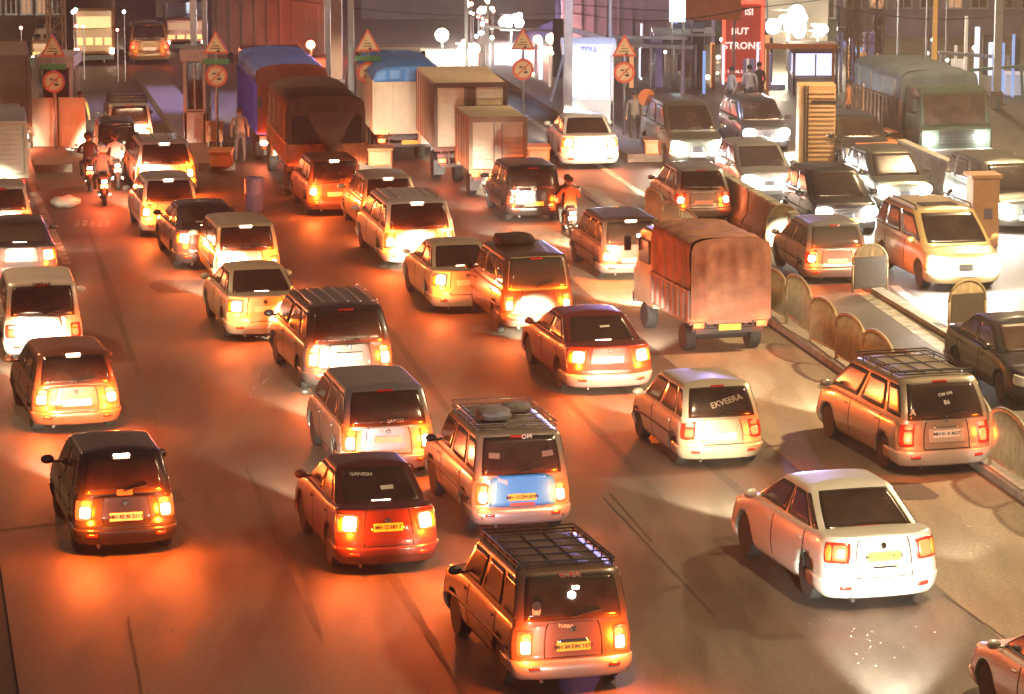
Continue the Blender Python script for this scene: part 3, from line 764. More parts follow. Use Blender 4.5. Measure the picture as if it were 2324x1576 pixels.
# ================================================================== GROUND
CT, ST = math.cos(R(10.3)), math.sin(R(10.3))
def road(lat, lon, z=0.): return Vector((lat * CT - lon * ST, lat * ST + lon * CT, z))     # lateral / along-road to world
def lonlat(p): return (p.x * CT + p.y * ST, -p.x * ST + p.y * CT)
def ground_mat(name, c1, c2, sc_=.35, rough=.62, bump=.35, joint=None, stain=.5):
    m = bpy.data.materials.new(name); m.use_nodes = True; n = m.node_tree; b = n.nodes['Principled BSDF']; M[name] = m
    t = n.nodes.new('ShaderNodeTexCoord')
    big = n.nodes.new('ShaderNodeTexNoise'); big.inputs['Scale'].default_value = sc_; big.inputs['Detail'].default_value = 8; big.inputs['Roughness'].default_value = .62
    mp = n.nodes.new('ShaderNodeMapping'); mp.inputs['Scale'].default_value = (1, .28, 1); mp.inputs['Rotation'].default_value = (0, 0, R(-10.3))
    n.links.new(t.outputs['Object'], mp.inputs[0]); n.links.new(mp.outputs[0], big.inputs['Vector'])
    fine = n.nodes.new('ShaderNodeTexNoise'); fine.inputs['Scale'].default_value = 13; fine.inputs['Detail'].default_value = 8; fine.inputs['Roughness'].default_value = .8
    n.links.new(t.outputs['Object'], fine.inputs['Vector'])
    r = n.nodes.new('ShaderNodeValToRGB'); r.color_ramp.elements[0].position = .34; r.color_ramp.elements[1].position = .66
    r.color_ramp.elements[0].color = (*c1, 1); r.color_ramp.elements[1].color = (*c2, 1); n.links.new(big.outputs['Fac'], r.inputs[0])
    mx = n.nodes.new('ShaderNodeMix'); mx.data_type = 'RGBA'; mx.blend_type = 'MULTIPLY'; mx.inputs[0].default_value = .85
    r2 = n.nodes.new('ShaderNodeValToRGB'); r2.color_ramp.elements[0].position = .36; r2.color_ramp.elements[1].position = .60; r2.color_ramp.elements[0].color = (.45, .45, .45, 1)
    n.links.new(fine.outputs['Fac'], r2.inputs[0]); n.links.new(r.outputs[0], mx.inputs[6]); n.links.new(r2.outputs[0], mx.inputs[7])
    # oily stains down the lanes
    st = n.nodes.new('ShaderNodeTexNoise'); st.inputs['Scale'].default_value = 1.4; st.inputs['Detail'].default_value = 5
    mp2 = n.nodes.new('ShaderNodeMapping'); mp2.inputs['Scale'].default_value = (1, .16, 1); mp2.inputs['Rotation'].default_value = (0, 0, R(-10.3))
    n.links.new(t.outputs['Object'], mp2.inputs[0]); n.links.new(mp2.outputs[0], st.inputs['Vector'])
    r3 = n.nodes.new('ShaderNodeValToRGB'); r3.color_ramp.elements[0].position = .40; r3.color_ramp.elements[1].position = .55; r3.color_ramp.elements[0].color = (.55, .53, .50, 1)
    n.links.new(st.outputs['Fac'], r3.inputs[0])
    mx2 = n.nodes.new('ShaderNodeMix'); mx2.data_type = 'RGBA'; mx2.blend_type = 'MULTIPLY'; mx2.inputs[0].default_value = stain
    n.links.new(mx.outputs[2], mx2.inputs[6]); n.links.new(r3.outputs[0], mx2.inputs[7]); n.links.new(mx2.outputs[2], b.inputs['Base Color'])
    rr = n.nodes.new('ShaderNodeMapRange'); rr.inputs[3].default_value = rough - .18; rr.inputs[4].default_value = rough + .2
    n.links.new(st.outputs['Fac'], rr.inputs[0]); n.links.new(rr.outputs[0], b.inputs['Roughness'])
    bn = n.nodes.new('ShaderNodeBump'); bn.inputs['Strength'].default_value = bump; bn.inputs['Distance'].default_value = .015
    n.links.new(fine.outputs['Fac'], bn.inputs['Height']); n.links.new(bn.outputs[0], b.inputs['Normal'])
    return m
ASPH = ground_mat('worn_concrete_road', (.070, .060, .048), (.155, .132, .104), rough=.60, bump=.6, stain=.85)
SHOULD = ground_mat('sandy_concrete', (.25, .195, .135), (.34, .27, .19), .8, .75)
DIRT = ground_mat('dirt_ground', (.055, .045, .036), (.10, .08, .06), .6, .9)
def sheet(name, pts, z, m, kind='structure'):
    o = link(name, mesh_from(name, [Vector((p.x, p.y, z)) for p in pts], [list(range(len(pts)))]), m); return tag(o, kind=kind)
sheet('ground', [Vector((-500, -50, 0)), Vector((500, -50, 0)), Vector((500, 1200, 0)), Vector((-500, 1200, 0))], -.02, DIRT)
sheet('road', [road(1.6, -20), road(46, -20), road(46, 420), road(1.6, 420)], 0, ASPH)
sheet('road_shoulder', [road(16.25, 20), road(19.35, 20), road(19.35, 90), road(16.25, 90)], .004, SHOULD)
PAINTW = mat('road_paint', (.50, .47, .40), .6, noise=.75, nscale=3, bump=.1)
def strip(name, a, b, wd, z, m, kind='structure'):
    d = (b - a); n = Vector((-d.y, d.x, 0)).normalized() * wd / 2
    return sheet(name, [a - n, a + n, b + n, b - n], z, m, kind)
TAR = mat('tar_joint', (.05, .04, .032), .8)
jm = MB()
def jl(a, b, wd):
    d = (b - a); n = Vector((-d.y, d.x, 0)).normalized() * wd / 2; k = 10; vs = []
    for i in range(k + 1):
        p = a + d * i / k + n * random.uniform(-.5, .5); vs += [p - n, p + n]
    jm.add([(v.x, v.y, .008) for v in vs], [(2 * i, 2 * i + 1, 2 * i + 3, 2 * i + 2) for i in range(k)])
for (a, b) in (((1370, 1130), (1625, 1400)), ((965, 1440), (1050, 1576)), ((290, 1400), (322, 1576)), ((1385, 1120), (1480, 1230)), ((2140, 1350), (2324, 1480))): jl(at(*a), at(*b), .035)
jl(at(-30, 1208), at(150, 1186), .05)
tag(jm.build('road_joint', TAR), kind='structure')
def line_u(u0, v0, u1, v1, wd, m=PAINTW, z=.006): return strip('lane_marking', at(u0, v0), at(u1, v1), wd, z, m)
line_u(85, 450, 152, 600, .22); line_u(20, 300, 85, 450, .16)
line_u(1190, 262, 1500, 470, .20); line_u(2030, 650, 2180, 775, .22); line_u(1960, 665, 2170, 812, .34); line_u(1240, 400, 1420, 478, .5, mat('worn_blue_grey_paint', (.30, .29, .33), .6, noise=.6, nscale=2))
for i in range(5): line_u(178 + i * 17, 500, 174 + i * 17, 515, .13)
for i in range(3): line_u(182 + i * 22, 532, 190 + i * 22, 532, .1)
tyre = mat('tyre_smear', (.070, .058, .046), .75, noise=.35, nscale=2)
random.seed(12)
for (lat, l0, l1) in ((6.2, 50, 62), (7.7, 48, 60), (13.2, 58, 72), (14.7, 56, 70), (10.9, 62, 78), (3.6, 66, 90), (5.1, 66, 92)):
    k = 14; vs = []
    for i in range(k + 1):
        t = i / k; wd = .10 * math.sin(math.pi * min(1, max(0, t * .98 + .01))) ** .4 * random.uniform(.7, 1.2); c_ = lat + .12 * math.sin(2.2 * t + lat)
        a_, b_ = road(c_ - wd, l0 + (l1 - l0) * t, .0045), road(c_ + wd, l0 + (l1 - l0) * t, .0045); vs += [a_, b_]
    tag(link('tyre_mark', mesh_from('tyre_mark', vs, [(2 * i, 2 * i + 1, 2 * i + 3, 2 * i + 2) for i in range(k)]), tyre), kind='structure')
pat = ground_mat('repair_patch', (.075, .062, .05), (.11, .09, .07), 1.2, .85, .8)
for (lat, lon, a_, b_) in ((9.6, 52.5, 1.3, 1.9), (4.2, 60, 1.6, 1.2), (14.1, 75, 1.2, 2.6), (17.6, 58, 1.1, 1.4), (6.8, 82, 1.4, 2.0)):
    vs = []
    for i in range(18):
        t = i * 2 * math.pi / 18; q = random.uniform(.88, 1.06); x_ = math.copysign(abs(math.cos(t)) ** .45, math.cos(t)) * a_ / 2 * q; y_ = math.copysign(abs(math.sin(t)) ** .45, math.sin(t)) * b_ / 2 * q
        vs.append(road(lat + x_, lon + y_, .0055 if lat < 16 else .009))
    tag(link('repair_patch', mesh_from('repair_patch', vs, [list(range(18))]), pat), kind='structure')
# stones and grit that sparkle in the headlights
random.seed(5); gm = MB()
for (u, v, su, sv, k) in ((585, 850, 40, 90, 60), (1590, 1440, 10, 10, 4), (1970, 1460, 120, 70, 40), (2240, 1250, 60, 70, 60), (410, 650, 25, 40, 30), (1020, 760, 30, 30, 20), (880, 700, 60, 60, 18), (2180, 1170, 60, 40, 30), (350, 1450, 60, 100, 30)):
    for _ in range(int(k * .6)):
        p = at(random.gauss(u, su * .5), random.gauss(v, sv * .5)); s = random.uniform(.008, .02); gm.box((p.x, p.y, s / 3), (s, s * random.uniform(.6, 1.3), s * .8), random.uniform(0, 3), .3, .3)
tag(gm.build('road_grit', mat('grit', (.30, .25, .2), .5)), kind='stuff')

# median kerbs
CONC = mat('weathered_concrete', (.26, .22, .17), .8, noise=.45, nscale=3, bump=.3)
PALEC = mat('pale_kerb_paint', (.46, .42, .33), .7, noise=.5, nscale=4, bump=.2)
def kerb(name, lat0, lat1, lon0, lon1, h=.14, m=CONC):
    a, b, c, d = road(lat0, lon0), road(lat1, lon0), road(lat1, lon1), road(lat0, lon1)
    vs = [Vector((p.x, p.y, z)) for z in (-.01, h) for p in (a, b, c, d)]
    o = link(name, mesh_from(name, vs, [(0, 1, 2, 3), (4, 5, 6, 7), (0, 1, 5, 4), (1, 2, 6, 5), (2, 3, 7, 6), (3, 0, 4, 7)]), m)
    return tag(o, kind='structure')
kerb('median_kerb', 19.45, 19.85, 40, 96); kerb('median_kerb', 22.85, 23.15, 40, 96, .12, PALEC)
# railings: an arched panel between posts
RAIL = mat('railing_paint', (.34, .26, .14), .5, noise=.4, nscale=6)
def rail_mesh(Lp=2.05, H=.86, rise=.30):
    fr = MB(); arc = [(0, 0, H - .05)] + [(0, Lp / 2 - Lp / 2 * math.cos(math.pi * k / 12), H + rise * math.sin(math.pi * k / 12)) for k in range(13)] + [(0, Lp, H - .05)]
    fr.tube(arc, .038, 8); fr.tube([(0, 0, .16), (0, Lp, .16)], .022); fr.tube([(0, 0, 0), (0, 0, H)], .035); fr.tube([(0, Lp, 0), (0, Lp, H)], .035)
    br = MB(); n = 27
    for k in range(1, n):
        y = Lp * k / n; a = math.acos(1 - 2 * k / n); br.tube([(0, y, .16), (0, y, H + rise * math.sin(a) - .02)], .017, 6)
    return fr.mesh('frame', True), br.mesh('bars', True)
RM = rail_mesh(); RM2 = rail_mesh(1.0, .80, .48)
def rail_panel(p, ang, label, ms=RM, group='arched railing panels along the median'):
    o = empty('railing', p, ang, label, 'railing', group); o.rotation_euler.x = random.uniform(-.05, .05); o.scale.z = random.uniform(.94, 1.04)
    link('frame', ms[0], RAIL, o); link('bars', ms[1], RAIL, o)
HOOPF = mat('hoop_sheet', (.07, .055, .038), .6, noise=.3)
PLATE2 = None
lon_ref = lonlat(Vector((7.05, 71.04, 0)))[1] - 1.02
for k in range(-10, 10):
    ln = lon_ref + k * 2.08
    rail_panel(road(19.65, ln, .13), R(10.3), 'arched metal railing panel with vertical bars in the median row beside the main lanes')
for i, (u, v, lb) in enumerate(((1979, 545, 'single arched hoop panel right behind the silver hatchback beyond the median'), (2201, 626, 'single arched hoop panel below the facing yellow-white vehicle'), (1780, 457, 'small arched hoop panel in front of the dark headlit hatchback'))):
    p = at(u, v, 1.28); p.z = .14
    q = Vector((p.x, p.y, .0)); 
    o = empty('railing_hoop', p - Vector((.45, .1, .1)), R(10.3 - 80), lb, 'railing', None)
    link('frame', RM2[0], RAIL, o); link('bars', RM2[1], RAIL, o)
    o.scale = (.9, .9, .88)
    MB().box((0, .5, .52), (.07, .92, .86), bev=.02).build('infill_sheet', HOOPF, o)

# ================================================================== VEHICLES
WHITE = paint('white', (.66, .64, .58)); CREAM = paint('cream', (.55, .48, .34)); SILVER = paint('silver', (.36, .36, .35), .6, .32)
BLACKP = paint('black', (.022, .020, .020), .1, .28); DARK = paint('dark_grey', (.06, .055, .055), .4); MAROON = paint('maroon', (.16, .028, .018), .2)
BEIGE = paint('beige', (.34, .28, .20), .4); BLUE = paint('bright_blue', (.05, .34, .95), .0); BROWN = paint('brown', (.13, .075, .05), .3)
ORANGEP = paint('dull_orange', (.30, .10, .04), .2); OLIVE = paint('olive', (.09, .09, .07), .3); YELP = paint('warm_yellow_white', (.62, .47, .22), .1)
V = vehicle
# --- nearest rows
def ex_bottom(root, D):
    roof_rack(root, D, BLACK, 5, .055); roof_rails(root, D)
    badge(root, D, .86); garnish(root, D, .60, .68, CHROME, .28, .72); garnish(root, D, -.06, .0, ORANGEP, .2, .8)
    rw = next(c for c in root.children if c.name.startswith('rear_window'))
    # pale face sticker, kept generic
    f = MB(); f.lathe([(.001, .004), (.085, .004), (.085, 0), (.001, 0)], (0, 0, 0), 'Z', 20); f.v = [Vector((v.x * .75, v.y * 1.15, v.z)) for v in f.v]
    o = f.build('face_sticker', mat('sticker_face', (.50, .36, .27), .6), rw); o.matrix_local = orient_on(D['PU'], D['cu'], .26, .80, .010)
    h = MB(); h.lathe([(.001, .005), (.09, .005), (.09, .001), (.001, .001)], (0, .065, .001), 'Z', 16); h.v = [Vector((v.x * .8, v.y * .75 + .02, v.z)) for v in h.v]
    h.box((0, -.085, .006), (.07, .03, .003)); h.box((-.03, .005, .006), (.03, .01, .003)); h.box((.03, .005, .006), (.03, .01, .003)); h.build('sticker_hair', INK, o)
    glass_text(root, D, 'OM SAI', .10, .90, .50, m=mat('sticker_faded', (.22, .16, .12), .6))
    l = MB().ball((0, 0, 0), (.055, .055, .02), 8).build('window_glint', mat('window_glint_lit', (.8, .85, 1), .3, emit=(.72, .86, 1), es=40), root); l.matrix_local = orient_on(D['PU'], D['cu'], .52, .50, .012)  # glowing ball on the glass imitates the reflection of a lamp
    lamp('window_glint_spill', 'POINT', l.matrix_local.translation + Vector((0, -.12, .03)), 2.2, (.75, .85, 1), .04, root)  # point light added for the glow round the reflection
    l = MB().box((0, 0, 0), (.10, .05, .02), bev=.008).build('red_window_glint', RED_ON, root); l.matrix_local = orient_on(D['PU'], D['cu'], .66, .46, .012)  # red glowing box imitates a red lamp reflected in the glass
    glass_text(root, D, 'TURBO', .07, .92, .62, m=STICK, P='PL')
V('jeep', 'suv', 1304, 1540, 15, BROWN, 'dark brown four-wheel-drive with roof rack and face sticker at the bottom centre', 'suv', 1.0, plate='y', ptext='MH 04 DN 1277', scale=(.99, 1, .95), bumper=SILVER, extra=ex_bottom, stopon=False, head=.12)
def ex_sedan2(root, D): badge(root, D, .86); garnish(root, D, .50, .53, CHROME, .3, .7)
V('car', 'sedan', 2008, 1342, 16, WHITE, 'white saloon car with headlit rear and yellow plate at the lower right', 'car', .12, tail=RED_DIM, plate='y', ptext='MH 02 CR 4018', extra=ex_sedan2, scale=(1.10, 1.08, 1.15), head=.7)
def ex_maroon(root, D):
    badge(root, D, .80); garnish(root, D, .64, .69, CHROME, .22, .78)
    MB().box((0, 0, 0), (.22, .09, .006)).build('paper_sticker', STICK, root).matrix_local = orient_on(D['PU'], D['cu'], .45, .40, .010)
    glass_text(root, D, 'GANESH', .10, .78, .68)
V('car', 'sedan', 883, 1268, 14, paint('deep_maroon', (.10, .022, .016), .2), 'dark maroon saloon with two lit lamps and a yellow plate, left of the blue-tailed taxi', 'car', 1.5, plate='y', ptext='MH 12 HD 7', extra=ex_maroon, scale=(.97, .92, 1.08), head=.5)
def ex_taxi(root, D):
    roof_rack(root, D, CHROME, 5, .09); badge(root, D, .86)
    S = D['S']
    link('blue_tailgate', patch('blue_tailgate', D['PL'], .36, 1.02, .06, .94, .022, D['cl'], 8, 14, .04), BLUE, root)
    glass_text(root, D, 'OM', .12, .90, .42); glass_text(root, D, 'TAXI', .09, .90, .84, P='PL', off=.02)
    m = mat('sticker_red', (.5, .09, .05), .5)
    MB().box((0, 0, 0), (.44, .05, .01)).build('red_strip', m, root).matrix_local = orient_on(D['PL'], D['cl'], .40, .5, .03)
    for ux in (.22, .78): MB().box((0, 0, 0), (.20, .10, .01), bev=.004).build('headrest_seen', mat('seat_cloth', (.20, .15, .12), .8), root).matrix_local = orient_on(D['PU'], D['cu'], .50, ux, .008)
    for s in (-1, 1): MB().tube([(s * .72, .12, .40), (s * .72, .02, .40)], .035).build('exhaust', CHROME, root)
t4 = V('taxi', 'suv', 1187, 1190, 13, BEIGE, 'beige taxi with a bright blue tailgate, yellow plate and chrome roof rack', 'taxi', .5, plate='y', ptext='MH 12 DH 8798', extra=ex_taxi, scale=(.95, 1, .95), bumper=SILVER, stopon=False)
SACK = mat('grey_luggage_cloth', (.30, .28, .27), .8, noise=.4, nscale=4, bump=.3)
for i, (p, s_, lb) in enumerate((((-.25, 1.2, 2.02), (.6, .7, .22), 'long pale bundle lying in the chrome roof rack of the blue-tailed taxi'), ((.30, 1.7, 2.0), (.5, .5, .18), 'small round bundle beside the long one on the blue-tailed taxi'))):
    cloth_bundle(t4, None, p, s_, SACK, 'luggage_bundle', lb)
def ex_black5(root, D):
    badge(root, D, .85); roof_rails  # saloon: none
    MB().box((0, 0, 0), (.24, .10, .01)).build('brake_lamp_reflection', mat('warm_reflection', (.5, .22, .08), .5), root).matrix_local = orient_on(D['PU'], D['cu'], .08, .5, .010)  # flat warm box imitates the brake lamp reflected in the glass
V('car', 'hatch', 288, 1225, 14, BLACKP, 'black five-door car with glowing brake lamps and pale plate at the lower left', 'car', 1.7, ptext='MH 43 N 2111', extra=ex_black5, scale=(1.08, 1.1, 1.10))
V('car', 'hatch', 177, 955, 15, ORANGEP, 'orange-red hatchback with tall lamps, behind the black five-door on the left', 'car', 1.6, ptext='MH 46 X 918', scale=(1.09, 1.1, 1.0), extra=lambda r, D: badge(r, D, .86))
V('van', 'van', 100, 798, 11, WHITE, 'boxy white minivan with dark rear glass by the left edge', 'van', .25, ptext='MH 01 VA 551', scale=(1.12, 1.1, 1.03), extra=lambda r, D: (badge(r, D, .84), glass_text(r, D, 'OMKAR', .10, .94, .5, m=INK)))
V('car', 'sedan', 50, 632, 11, DARK, 'dark saloon roof and one lit lamp showing behind the boxy white minivan', 'car', .7)
V('car', 'hatch', 8, 540, 11, WHITE, 'white hatchback with a black roof and glass cut by the left edge', 'car', .5)
def ex_innova16(root, D): ribs(root, D, CHROME, 6); badge(root, D, .92); garnish(root, D, .72, .80, CHROME, .24, .76); roof_rails(root, D, CHROME)
V('people_carrier', 'mpv', 796, 868, 14, DARK, 'dark people carrier with bright ribbed roof in the left-centre queue', 'people carrier', 1.2, ptext='MH 43 AL 808', extra=ex_innova16, scale=(1.04, 1, 1), tail=RED_ON, stopon=False)
def ex17(root, D):
    badge(root, D, .88); glass_text(root, D, 'SAIRAM', .09, .14, .42)
V('people_carrier', 'mpv', 884, 1060, 13, SILVER, 'silver people carrier with headlit tailgate right behind the dark maroon saloon', 'people carrier', .9, extra=ex17, scale=(.98, .9, .94), stopon=False)
V('car', 'sedan', 605, 750, 13, CREAM, 'cream saloon car with lit tail, behind the dark people carrier with the ribbed roof', 'car', 1.2, scale=(.99, .95, 1.0), extra=lambda r, D: badge(r, D, .86))
V('van', 'van', 563, 632, 13, CREAM, 'tall cream van between the cream saloon and the dark saloon in the left queue', 'van', 1.1, scale=(1.08, 1.05, .91))
V('car', 'sedan', 480, 590, 13, DARK, 'dark saloon with bright left rear corner in the left queue', 'car', 1.0, extra=lambda r, D: glass_text(r, D, 'SHREE', .08, .3, .6))
V('car', 'hatch', 388, 518, 12, WHITE, 'white hatchback with headlit tail, fifth from the front of the left queue', 'car', 1.1)
V('jeep', 'mpv', 378, 428, 12, WHITE, 'white people carrier with pinkish roof and roof load at the tail of the left queue', 'people carrier', 1.4, scale=(.96, .85, .86), extra=lambda r, D: ribs(r, D, CHROME, 4))
# --- second column
V('car', 'hatch', 765, 470, 12, ORANGEP, 'orange-brown hatchback right behind the big brown canvas lorry', 'car', 1.3, scale=(1.02, 1, 1))
V('car', 'hatch', 888, 514, 12, CREAM, 'pale hatchback half hidden behind the white people carrier with bright roof bars', 'car', 1.0)
V('people_carrier', 'mpv', 955, 590, 12, WHITE, 'white people carrier with bright roof bars in the middle queue', 'people carrier', 1.5, scale=(1.04, 1, .95), extra=lambda r, D: (ribs(r, D, WHITE, 6), garnish(r, D, .66, .70, BLACK, .3, .7)))
V('car', 'sedan', 1062, 688, 12, CREAM, 'pale saloon half hidden by the estate van with roof luggage', 'car', 1.1, scale=(.95, .95, 1.0), extra=lambda r, D: badge(r, D, .86))
def ex22(root, D):
    fr = patch('window_frame', D['PU'], -.04, .97, .03, .97, .004, D['cu'], 8, 14, .10); link('window_frame', fr, CREAM, root)
t22 = V('jeep', 'suv', 1223, 742, 13, BROWN, 'boxy brown jeep with a cream frame round its rear glass and luggage on its roof', 'jeep', .9, plate='y', scale=(.92, 1, .97), extra=ex22, stopon=False, glass=GLASSL)
DKCL = mat('dark_luggage_cloth', (.05, .035, .028), .85, noise=.4, nscale=4, bump=.3)
cloth_bundle(t22, None, (-.12, 1.9, 1.98), (.95, .9, .26), DKCL, 'luggage_bundle', 'dark flat bundle on the roof of the boxy brown jeep')
def ex23(root, D): badge(root, D, .90); MB().box((0, 0, 0), (.20, .06, .008)).build('paper_sticker', STICK, root).matrix_local = orient_on(D['PU'], D['cu'], .58, .42, .012)
V('car', 'sedan', 1388, 870, 13, MAROON, 'dark red saloon with glowing lamps and headlit bumper in the centre of the road', 'car', 1.6, extra=ex23, scale=(1.03, 1.03, 1.0), bumper=paint('pinkish_silver', (.42, .30, .27)))
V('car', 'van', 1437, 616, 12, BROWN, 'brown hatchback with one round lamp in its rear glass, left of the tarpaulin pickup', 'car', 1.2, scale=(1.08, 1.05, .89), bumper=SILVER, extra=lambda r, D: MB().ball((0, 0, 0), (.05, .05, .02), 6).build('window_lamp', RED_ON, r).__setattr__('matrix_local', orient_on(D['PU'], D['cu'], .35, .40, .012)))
V('car', 'van', 1213, 486, 11, BLACKP, 'black tall hatchback with a yellow plate beside the motorcycle', 'car', .35, tail=RED_DIM, plate='y', scale=(1.02, 1.0, .90), extra=lambda r, D: (badge(r, D, .86), glass_text(r, D, 'JAI', .12, .05, .5)))
V('car', 'sedan', 1340, 366, 6, WHITE, 'white saloon with headlit rear passing the lit toll booth', 'car', .8, stopon=False)
V('car', 'hatch', 1598, 488, 10, SILVER, 'silver hatchback with a blown-out headlit tailgate, near the concrete median', 'car', .12, tail=RED_ON, stopon=False, scale=(1.0, 1, .95))
def ex24(root, D):
    badge(root, D, .62); glass_text(root, D, 'EKVEERA', .155, .50, .42, R(13), m=mat('sticker_sand', (.42, .36, .26), .6)); garnish(root, D, .37, .38, SEAM, .12, .88)
V('car', 'hatch', 1642, 1033, 14, CREAM, 'cream hatchback with a slanted word across its rear glass, centre right', 'car', .15, tail=RED_DIM, scale=(1.02, 1, 1.0), extra=ex24, stopon=False, head=.4)
def ex25(root, D):
    roof_rack(root, D, BLACK, 3, .05); badge(root, D, .93); garnish(root, D, .82, .85, CHROME, .26, .74)
    glass_text(root, D, 'OM SAI', .085, .62, .47, .15, STICK); glass_text(root, D, '86', .12, .42, .47, .1, STICK); glass_text(root, D, 'A', .16, .22, .86, 0, STICK)
    MB().box((0, 0, 0), (.66, .25, .012), bev=.01).build('plate_surround', paint('silver_beige', (.5, .46, .38)), root).matrix_local = orient_on(D['PL'], D['cl'], .66, .5, .012)
V('people_carrier', 'mpv', 2150, 1050, 16, BEIGE, 'beige people carrier with black roof rack and white window stickers by the median railing', 'people carrier', .15, tail=RED_DIM, ptext='MH 01 A 8627', extra=ex25, scale=(1.03, 1.0, 1.0), bumper=paint('silver_beige', (.5, .46, .38)), stopon=False, head=.3)
fl = at(2196, 1520, 0.3); fl.z = 0; h13 = Vector((-math.sin(R(14)), math.cos(R(14)), 0)); r13 = Vector((math.cos(R(14)), math.sin(R(14)), 0))
V('car', 'sedan', 0, 0, 14, WHITE, 'white saloon of which only the bonnet and front wheel show at the bottom right corner', 'car', .3, head=0, loc=fl - h13 * 4.35 + r13 * .80)
# --- beyond the median
V('car', 'hatch', 1902, 624, 10, SILVER, 'silver hatchback with two small square lamps beyond the median railing', 'car', .45, tail=RED_ON, scale=(1.02, 1, .94), stopon=False, glass=GLASSL)
def ex34(root, D):
    S = D['S']; MB().box((0, S['yfr'] - .55, S['H'] + .018), (.85, .55, .015), bev=.006).build('sunroof', GLASS, root); roof_rails(root, D, BLACK)
V('jeep', 'mpv', 2195, 640, 12, YELP, 'yellow-white five-door with sunroof and bright headlamps facing the camera', 'suv', .0, front=True, head=.8, extra=ex34, scale=(1.05, 1.0, 1.02), glass=GLASS)
V('car', 'hatch', 1925, 515, 10, BLACKP, 'dark hatchback with two blazing headlamps facing the camera beyond the concrete blocks', 'car', 0, front=True, scale=(1.13, 1.05, 1.02), plate='y')
V('car', 'hatch', 1748, 438, 10, SILVER, 'silver hatchback facing the camera with one flaring headlamp', 'car', 0, front=True, scale=(1.05, 1, .95))
V('van', 'mpv', 1585, 366, 10, OLIVE, 'olive van with pale roof and dim headlamps facing the camera beside the toll island', 'van', 0, front=True, scale=(.95, 1, 1.05))
V('car', 'hatch', 2056, 462, 11, OLIVE, 'olive hatchback facing the camera beside the orange barrier block', 'car', 0, front=True, scale=(1.05, 1, 1.0))
V('car', 'sedan', 2395, 900, 12, BLACKP, 'black saloon cut by the right edge beyond the railing', 'car', 0, front=True, head=0)
V('jeep', 'mpv', 2335, 510, 12, OLIVE, 'dark people carrier with one flaring headlamp cut by the right edge', 'people carrier', 0, front=True)
V('car', 'hatch', 1742, 330, 10, DARK, 'dark hatchback with one round headlamp behind the flaring silver hatchback', 'car', 0, front=True)
V('car', 'hatch', 1975, 372, 11, DARK, 'dark hatchback roof behind the orange barrier blocks beyond the sign', 'car', 0, front=True, head=0)
# --- far left
V('van', 'suv', 296, 338, 10, WHITE, 'white van with a load of dark sacks on its roof beyond the auto rickshaw', 'van', .8, scale=(.80, .9, .84), extra=lambda r, D: roof_rack(r, D, BLACK, 5, .14), stopon=False)
t = V('auto_rickshaw', 'van', 268, 392, 10, BLACKP, 'dark auto rickshaw with a pale roof among the motorcycles at the far left', 'auto rickshaw', .5, scale=(.80, .85, 1.03), plate='y')
V('taxi', 'hatch', 340, 132, 10, paint('dull_yellow', (.22, .13, .03)), 'small yellow taxi far away in the dark road at the top left', 'taxi', .08, glass=GLASS)

# --- lorries and pickups
TARP_R = mat('rust_tarpaulin', (.36, .165, .105), .8, c2=(.20, .085, .055), nscale=3.2, bump=1.)
TARP_B = mat('brown_tarpaulin', (.11, .065, .048), .8, c2=(.06, .04, .034), nscale=2, bump=.4)
TARP_RED = mat('red_brown_tarpaulin', (.17, .05, .032), .7, noise=.4, nscale=2, bump=.3)
TARP_BLUE = mat('blue_tarpaulin', (.09, .16, .50), .5, noise=.35, nscale=2, bump=.3)
TARP_W = mat('pale_tarpaulin', (.08, .11, .14), .55, noise=.25, nscale=2, bump=.3)
PINKBED = mat('pinkish_metal', (.30, .19, .14), .6, noise=.4, nscale=3); ORBED = mat('orange_wood_boards', (.42, .17, .07), .7, noise=.45, nscale=5, bump=.3)
PALEBOX = mat('pale_box_panel', (.70, .60, .44), .55, noise=.15, nscale=3); BOXFR = mat('box_frame_brown', (.09, .06, .045), .6)
truck('pickup_truck', 1655, 752, 15, 1.78, 2.7, .72, 1.35, 2.26, .30, 'small pickup under a rust-red tarpaulin with ribbed side panels, centre right', 'pickup', bed=PINKBED, canvas=TARP_R, pnt=CREAM, on=.12, r=.30, seed=3, flaps=False, drape=.60)
truck('canvas_truck', 742, 408, 10, 2.2, 5.0, .95, 1.50, 2.50, .38, 'big lorry under a brown canvas with orange boards at its tail', 'lorry', bed=ORBED, canvas=TARP_B, pnt=ORANGEP, on=.2, seed=8, opening=True)
truck('canvas_truck', 664, 335, 10, 2.15, 5.5, .95, 2.4, 2.66, .38, 'lorry with a red-brown cover and a blue left flank behind the brown canvas lorry', 'lorry', bed=mat('blue_boards', (.06, .08, .65), .5, noise=.3), canvas=mat('cool_lit_tarpaulin', (.14, .28, .85), .4, noise=.3), flap=TARP_RED, pnt=ORANGEP, on=.5, seed=11, tailm=TARP_RED)  # cover top coloured blue to imitate cool light falling on it
truck('canvas_truck', 930, 330, 8, 2.15, 5.0, .9, 2.42, 2.52, .38, 'lorry with a sky-blue rounded cover and a pale lit tail', 'lorry', bed=PALEBOX, canvas=mat('sky_blue_tarpaulin', (.07, .34, .95), .35, noise=.3), pnt=WHITE, on=.3, seed=5)
truck('box_truck', 1068, 376, 8, 2.1, 4.6, .95, 0, 2.88, 0, 'tall box lorry with two pale doors and a dark middle strip', 'lorry', kind='box', bed=PALEBOX, canvas=BOXFR, pnt=WHITE, on=.25, midstrip=True)
truck('box_truck', 1130, 408, 9, 1.62, 2.8, .70, 0, 2.24, 0, 'small box lorry with one pale ribbed back door', 'lorry', kind='box', bed=PALEBOX, canvas=mat('box_frame_cream', (.26, .19, .12), .6), pnt=WHITE, on=.3, r=.33)
